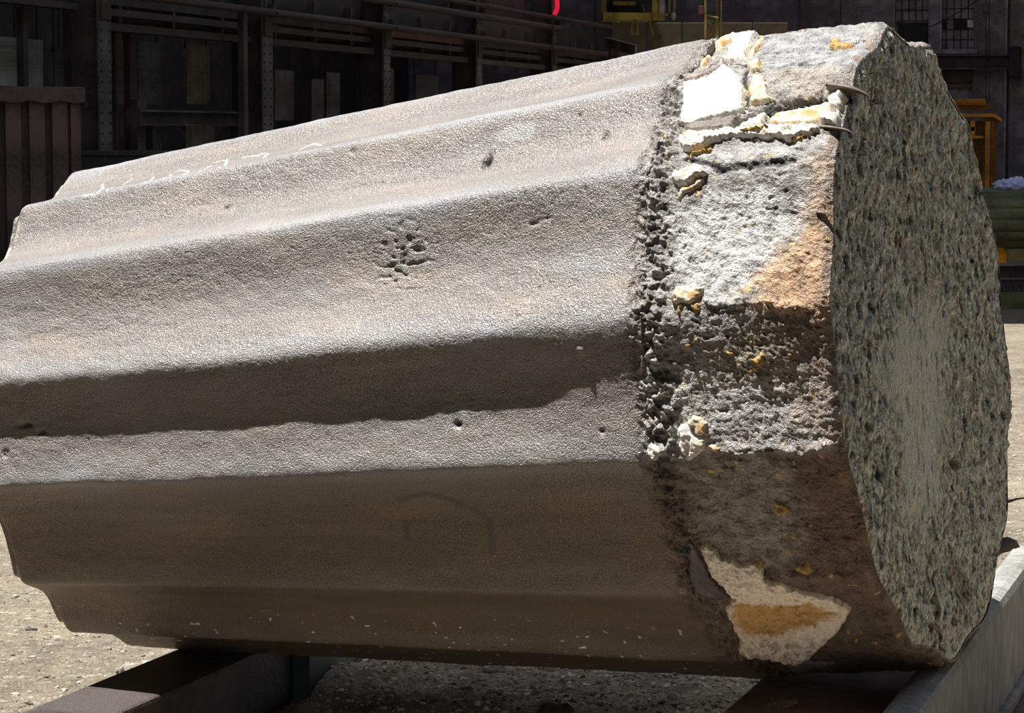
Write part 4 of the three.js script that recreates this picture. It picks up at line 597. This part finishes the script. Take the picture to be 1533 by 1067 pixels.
{ const D = 29, a = atDepth(1509, 394, D), b = atDepth(1575, 370, D), o = thing('ochre_block', 'ochre concrete block behind the rail below the green ingot', 'block'); o.position.set((a.x + b.x) / 2, 0, -D - 0.3); mesh('block', chamferBox(b.x - a.x, b.y, 0.5, 0.02), paint(0.42, 0.33, 0.1), o); mesh('cap', box(b.x - a.x + 0.02, 0.02, 0.52, 0, b.y, 0), paint(0.3, 0.24, 0.08), o); }
{ // crumpled plastic on the green ingot
  const a = atDepth(1518, 276, 27.05), g = mergeVertices(new THREE.IcosahedronGeometry(1, 16).deleteAttribute('uv')); const p = g.attributes.position;
  for (let i = 0; i < p.count; i++) { const x = p.getX(i), y = p.getY(i), z = p.getZ(i), k = 0.62 + 0.5 * Math.abs(n2(x * 2.3 + z * 1.7, y * 2.5)) + 0.35 * Math.abs(n2(x * 5 + 3, z * 5 + y * 3)); p.setXYZ(i, x * k * 0.23, y * k * 0.075, z * k * 0.12); }
  g.computeVertexNormals(); const flat = toCreasedNormals(g, 0.35); const uv = new Float32Array(flat.attributes.position.count * 2); flat.setAttribute('uv', new THREE.BufferAttribute(uv, 2));
  const o = mesh('plastic_sheeting', flat, new THREE.MeshPhysicalMaterial({ color: new THREE.Color().setRGB(0.5, 0.55, 0.85), roughness: 0.25, clearcoat: 0.6 })); o.position.set(a.x, a.y - 0.01, -27.1); tag(o, 'crumpled bluish plastic sheeting lying on the green ingot', 'plastic');
}
// ---------------------------------------------------------------- supports under the ingot
{ // steel beam under the narrow end
  const y = 0.238, A = onFloor(245, 978, y), B = onFloor(100, 1037, y), Cc = onFloor(325, 1003, y), d = A.clone().sub(B).normalize(), side = new THREE.Vector3(-d.z, 0, d.x), w = Math.abs(Cc.clone().sub(B).dot(side));
  const o = thing('support_beam', 'dark steel support beam under the narrow end, its near end sunlit', 'support beam'), len = 2.3, far = 0.62; o.position.copy(B).addScaledVector(side, w / 2).addScaledVector(d, -len / 2 + 0.2 + far + 0.33).setY(0); o.rotation.y = Math.atan2(-d.z, d.x);
  mesh('beam', chamferBox(len, y, w, 0.012), paint(0.095, 0.078, 0.078, { roughness: 0.55, metalness: 0.2 }), o); mesh('end_plate', box(0.02, y * 0.94, w * 0.96, -len / 2 - 0.01, 0, 0), rustDark, o); mesh('end_plate', box(0.02, y * 0.94, w * 0.96, len / 2 + 0.01, 0, 0), rustDark, o);
}
{ const A = onFloor(545, 992), B = onFloor(480, 1060), d = A.clone().sub(B).normalize(), o = thing('green_support_block', 'dark green support block under the ingot behind the steel beam', 'support block'); const len = A.distanceTo(B) + 0.5; o.position.copy(B).addScaledVector(d, len / 2 - 0.05); o.position.x -= 0.2; o.rotation.y = Math.atan2(-d.z, d.x); mesh('block', chamferBox(len, 0.23, 0.36, 0.012), paint(0.05, 0.085, 0.065), o); mesh('base_strip', box(len, 0.025, 0.38, 0, 0, 0), paint(0.04, 0.06, 0.05), o); }
{ // concrete block under the wide end
  const y = 0.385, A = onFloor(1425, 1000, y), B = onFloor(1533, 853, y), d = B.clone().sub(A).normalize(), side = new THREE.Vector3(-d.z, 0, d.x), w = 0.1, len = 2.95, o = thing('concrete_block', 'smooth grey concrete block under the wide end at lower right', 'concrete block');
  o.position.copy(A).addScaledVector(side, -w / 2).addScaledVector(d, len / 2 - 0.75).setY(0); o.rotation.y = Math.atan2(-d.z, d.x);
  const cm = new THREE.MeshStandardMaterial({ map: rep(tex(256, 512, (x, yy) => { const k = 0.2 + 0.14 * T64(x / 256, yy / 2048) + 0.1 * (T12(x / 256, yy / 512) - 0.5) + 0.06 * (T128(x / 256, yy / 512) - 0.5); return [k * 0.98, k, k * 0.93]; }, true), 1.5, 1.5), bumpMap: grainM, bumpScale: 0.003, roughness: 0.85 });
  mesh('block', chamferBox(len, y, w, 0.03), cm, o); mesh('foot', chamferBox(len, 0.05, w + 0.04, 0.01), cm, o);
}
{ // brown slab before it
  const y = 0.3, A = onFloor(1130, 1022, y), B = onFloor(1078, 1067, y), o = thing('brown_slab', 'flat brown steel slab under the wide end, stone chip on top', 'slab'), d = A.clone().sub(B).normalize(), len = 1.7, w = 0.44, side = new THREE.Vector3(-d.z, 0, d.x); o.position.copy(A).addScaledVector(side, w / 2).addScaledVector(d, -0.28).setY(0); o.rotation.y = Math.atan2(-d.z, d.x); mesh('plate', chamferBox(len, y - 0.08, w, 0.012).translate(0, 0.08, 0), paint(0.55, 0.43, 0.36), o); mesh('packing', chamferBox(len * 0.94, 0.08, w * 0.9, 0.01), rustDark, o); }

// ---------------------------------------------------------------- stones and rubble
function stoneGeo(k, sx, sy, sz, det = 3) {
  const g = mergeVertices(new THREE.IcosahedronGeometry(1, det).deleteAttribute('uv').deleteAttribute('normal')), p = g.attributes.position;
  for (let i = 0; i < p.count; i++) { const x = p.getX(i), y = p.getY(i), z = p.getZ(i); let r = 0.8 + 0.35 * n2(x * 1.3 + k * 7.1, y * 1.3 + z * 0.9) + 0.15 * n2(x * 3 + k, z * 3 - y * 2); const q = 1 / Math.max(Math.abs(x), Math.abs(y), Math.abs(z)); r *= mix(1, q * 0.75, 0.4); p.setXYZ(i, x * r * sx, Math.max(-0.35 * sy, y * r * sy), z * r * sz); }
  g.computeVertexNormals(); const f = toCreasedNormals(g, 0.6); const n = f.attributes.position.count, uv = new Float32Array(n * 2); for (let i = 0; i < n; i++) { uv[2 * i] = f.attributes.position.getX(i) * 3 + k; uv[2 * i + 1] = f.attributes.position.getZ(i) * 3; } f.setAttribute('uv', new THREE.BufferAttribute(uv, 2)); return f;
}
const stoneMats = [paint(0.62, 0.58, 0.5), paint(0.48, 0.44, 0.37), paint(0.3, 0.27, 0.23), paint(0.7, 0.68, 0.62)], darkStone = paint(0.07, 0.065, 0.06);
// a low heap of dirt and rubble between the supports, under the ingot
function heapY(x, z) { const d = Math.hypot((x - 0.08) / 0.95, (z + 8.25) / 0.85), e = ss(1.05, 0.55, d + 0.12 * n2(x * 3, z * 3)); return e * (0.09 + 0.02 * n2(x * 5, z * 5) + 0.012 * n2(x * 14, z * 14)); }
{ const g = new THREE.PlaneGeometry(2.3, 2.1, 150, 130); g.rotateX(-Math.PI / 2); const p = g.attributes.position, uv = g.attributes.uv; for (let i = 0; i < p.count; i++) { const x = p.getX(i) + 0.08, z = p.getZ(i) - 8.25; p.setXYZ(i, x, heapY(x, z) + 0.006 * n2(x * 40, z * 40) - (Math.abs(p.getX(i)) > 1.1 || Math.abs(p.getZ(i)) > 1.0 ? 0.03 : 0), z); uv.setXY(i, x * 0.37, z * 0.37); } g.computeVertexNormals(); tag(mesh('rubble_heap', g, paint(0.62, 0.52, 0.41, { bumpMap: rep(grain, 2, 2), bumpScale: 0.02, roughness: 0.96 })), 'low heap of dark dirt and rubble under the ingot between its supports', 'rubble', null, 'stuff'); }
function lay(o, px, py, s, ry = rnd() * 6.28) { const p = onFloor(px, py); if (px > 470 && px < 1160 && py > 970) { p.copy(onFloor(px, py, 0.09)); p.y = heapY(p.x, p.z); } o.position.copy(p); o.scale.setScalar(s); o.rotation.y = ry; return o; }
const st1 = tag(mesh('stone', stoneGeo(1, 0.022, 0.028, 0.02), stoneMats[3]), 'white blocky stone standing on the sunlit dirt at lower left', 'stone'); lay(st1, 180, 1011, 0.95); st1.position.y += 0.008;
const st2 = tag(mesh('stone', stoneGeo(2, 0.085, 0.085, 0.06, 5), paint(0.1, 0.08, 0.068)), 'dark rounded lump at the bottom edge below the ingot', 'lump'); lay(st2, 831, 1074, 0.95, 0.4);
const st3 = tag(mesh('stone', stoneGeo(3, 0.05, 0.018, 0.03, 4), paint(0.85, 0.68, 0.52)), 'flat brown stone chip lying on the brown slab', 'stone'); { const p = onFloor(1172, 1056, 0.3); st3.position.set(p.x, 0.306, p.z); st3.rotation.y = 0.35; }
const st4 = tag(mesh('stone', stoneGeo(4, 0.055, 0.03, 0.035, 4), paint(0.12, 0.1, 0.085)), 'dark broken clinker on the sunlit dirt at lower left', 'clinker'); lay(st4, 168, 1034, 0.42, 0.5);
const st5 = tag(mesh('stone', stoneGeo(5, 0.06, 0.02, 0.03, 4), paint(0.13, 0.125, 0.125)), 'small dark flat stone on the dirt left of the ingot end', 'stone'); lay(st5, 46, 943, 0.5, 0.2);
const st6 = tag(mesh('stone', stoneGeo(6, 0.06, 0.022, 0.04, 4), stoneMats[1]), 'pale flat stone close under the middle of the ingot', 'stone'); lay(st6, 738, 1008, 0.85, 0.2);
const st7 = tag(mesh('stone', stoneGeo(7, 0.04, 0.022, 0.03, 4), stoneMats[0]), 'whitish stone on the shaded rubble left of the dark lump', 'stone'); lay(st7, 805, 1038, 0.7, 0.2);
const protoLit = [0, 1, 2, 3].map((k) => stoneGeo(20 + k, 0.03, 0.016, 0.024, 2));
{ let made = 0, tries = 0; const first = {};
  const add = (px, py, s, mat, geo, label, group, key) => { let o; if (!first[key]) { o = first[key] = tag(mesh('stone', geo, mat), label, 'stone', group); } else { o = first[key].clone(); o.name = numbered('stone'); scene.add(o); } lay(o, px, py, s); o.rotation.x = rr(-0.2, 0.2); };
  while (made < 44 && tries++ < 2000) { const px = rr(-10, 330), py = 862 + 205 * rnd() ** 0.9; if (py < 862 + px * 0.52 - 10 || px > 235 && py < 1000 || (px > 45 && py > 1070 - 0.407 * (px - 20) + 8)) continue; const k = made % 8; add(px, py, 0.25 + 0.6 * rnd() ** 2.2, stoneMats[k % 4], protoLit[(made * 3) % 4], 'small pale stone scattered on the sunlit dirt at left', 'stones on the sunlit dirt at left', 'lit' + k); made++; }
  made = 0; while (made < 56) { const px = rr(560, 1110), py = 993 + 78 * rnd(); const k = made % 8; add(px, py, 0.25 + 0.75 * rnd() ** 2.2, stoneMats[(k * 3) % 4], protoLit[(made * 5) % 4], 'small pale stone in the shaded rubble under the ingot', 'stones in the shaded rubble', 'dark' + k); made++; }
}
// rubble too small and too much to count
{ const g = stoneGeo(40, 0.012, 0.008, 0.011, 1), N = 7000, im = new THREE.InstancedMesh(g, new THREE.MeshStandardMaterial({ color: 0xffffff, roughness: 0.95 }), N), M = new THREE.Matrix4(), Q = new THREE.Quaternion(), E = new THREE.Euler(), c = new THREE.Color();
  for (let i = 0; i < N; i++) { let p; const u = rnd(); if (u < 0.35) p = onFloor(rr(-60, 340), 850 + 230 * rnd()); else if (u < 0.9) p = onFloor(rr(470, 1160), 975 + 110 * rnd(), 0.09); else p = onFloor(rr(1480, 1560), 560 + 300 * rnd() ** 1.5); const s = (u < 0.35 ? 0.22 : 0.5) + 0.9 * rnd() ** 6; if (u >= 0.35 && u < 0.9) p.y = heapY(p.x, p.z); E.set(rr(-0.6, 0.6), rnd() * 6.28, rr(-0.6, 0.6)); M.compose(p, Q.setFromEuler(E), new THREE.Vector3(s, s * rr(0.6, 1.2), s)); im.setMatrixAt(i, M); const k = u > 0.35 && u < 0.9 ? (rnd() < 0.35 ? rr(0.65, 0.95) : rr(0.15, 0.5)) : (rnd() < 0.22 ? rr(0.45, 0.75) : rr(0.14, 0.26)); im.setColorAt(i, c.setRGB(k, k * 0.9, k * 0.74)); }
  im.name = 'gravel'; im.castShadow = im.receiveShadow = true; scene.add(im); tag(im, 'loose gravel and crumbs strewn over the dirt ground', 'gravel', null, 'stuff'); }

renderer.render(scene, camera);
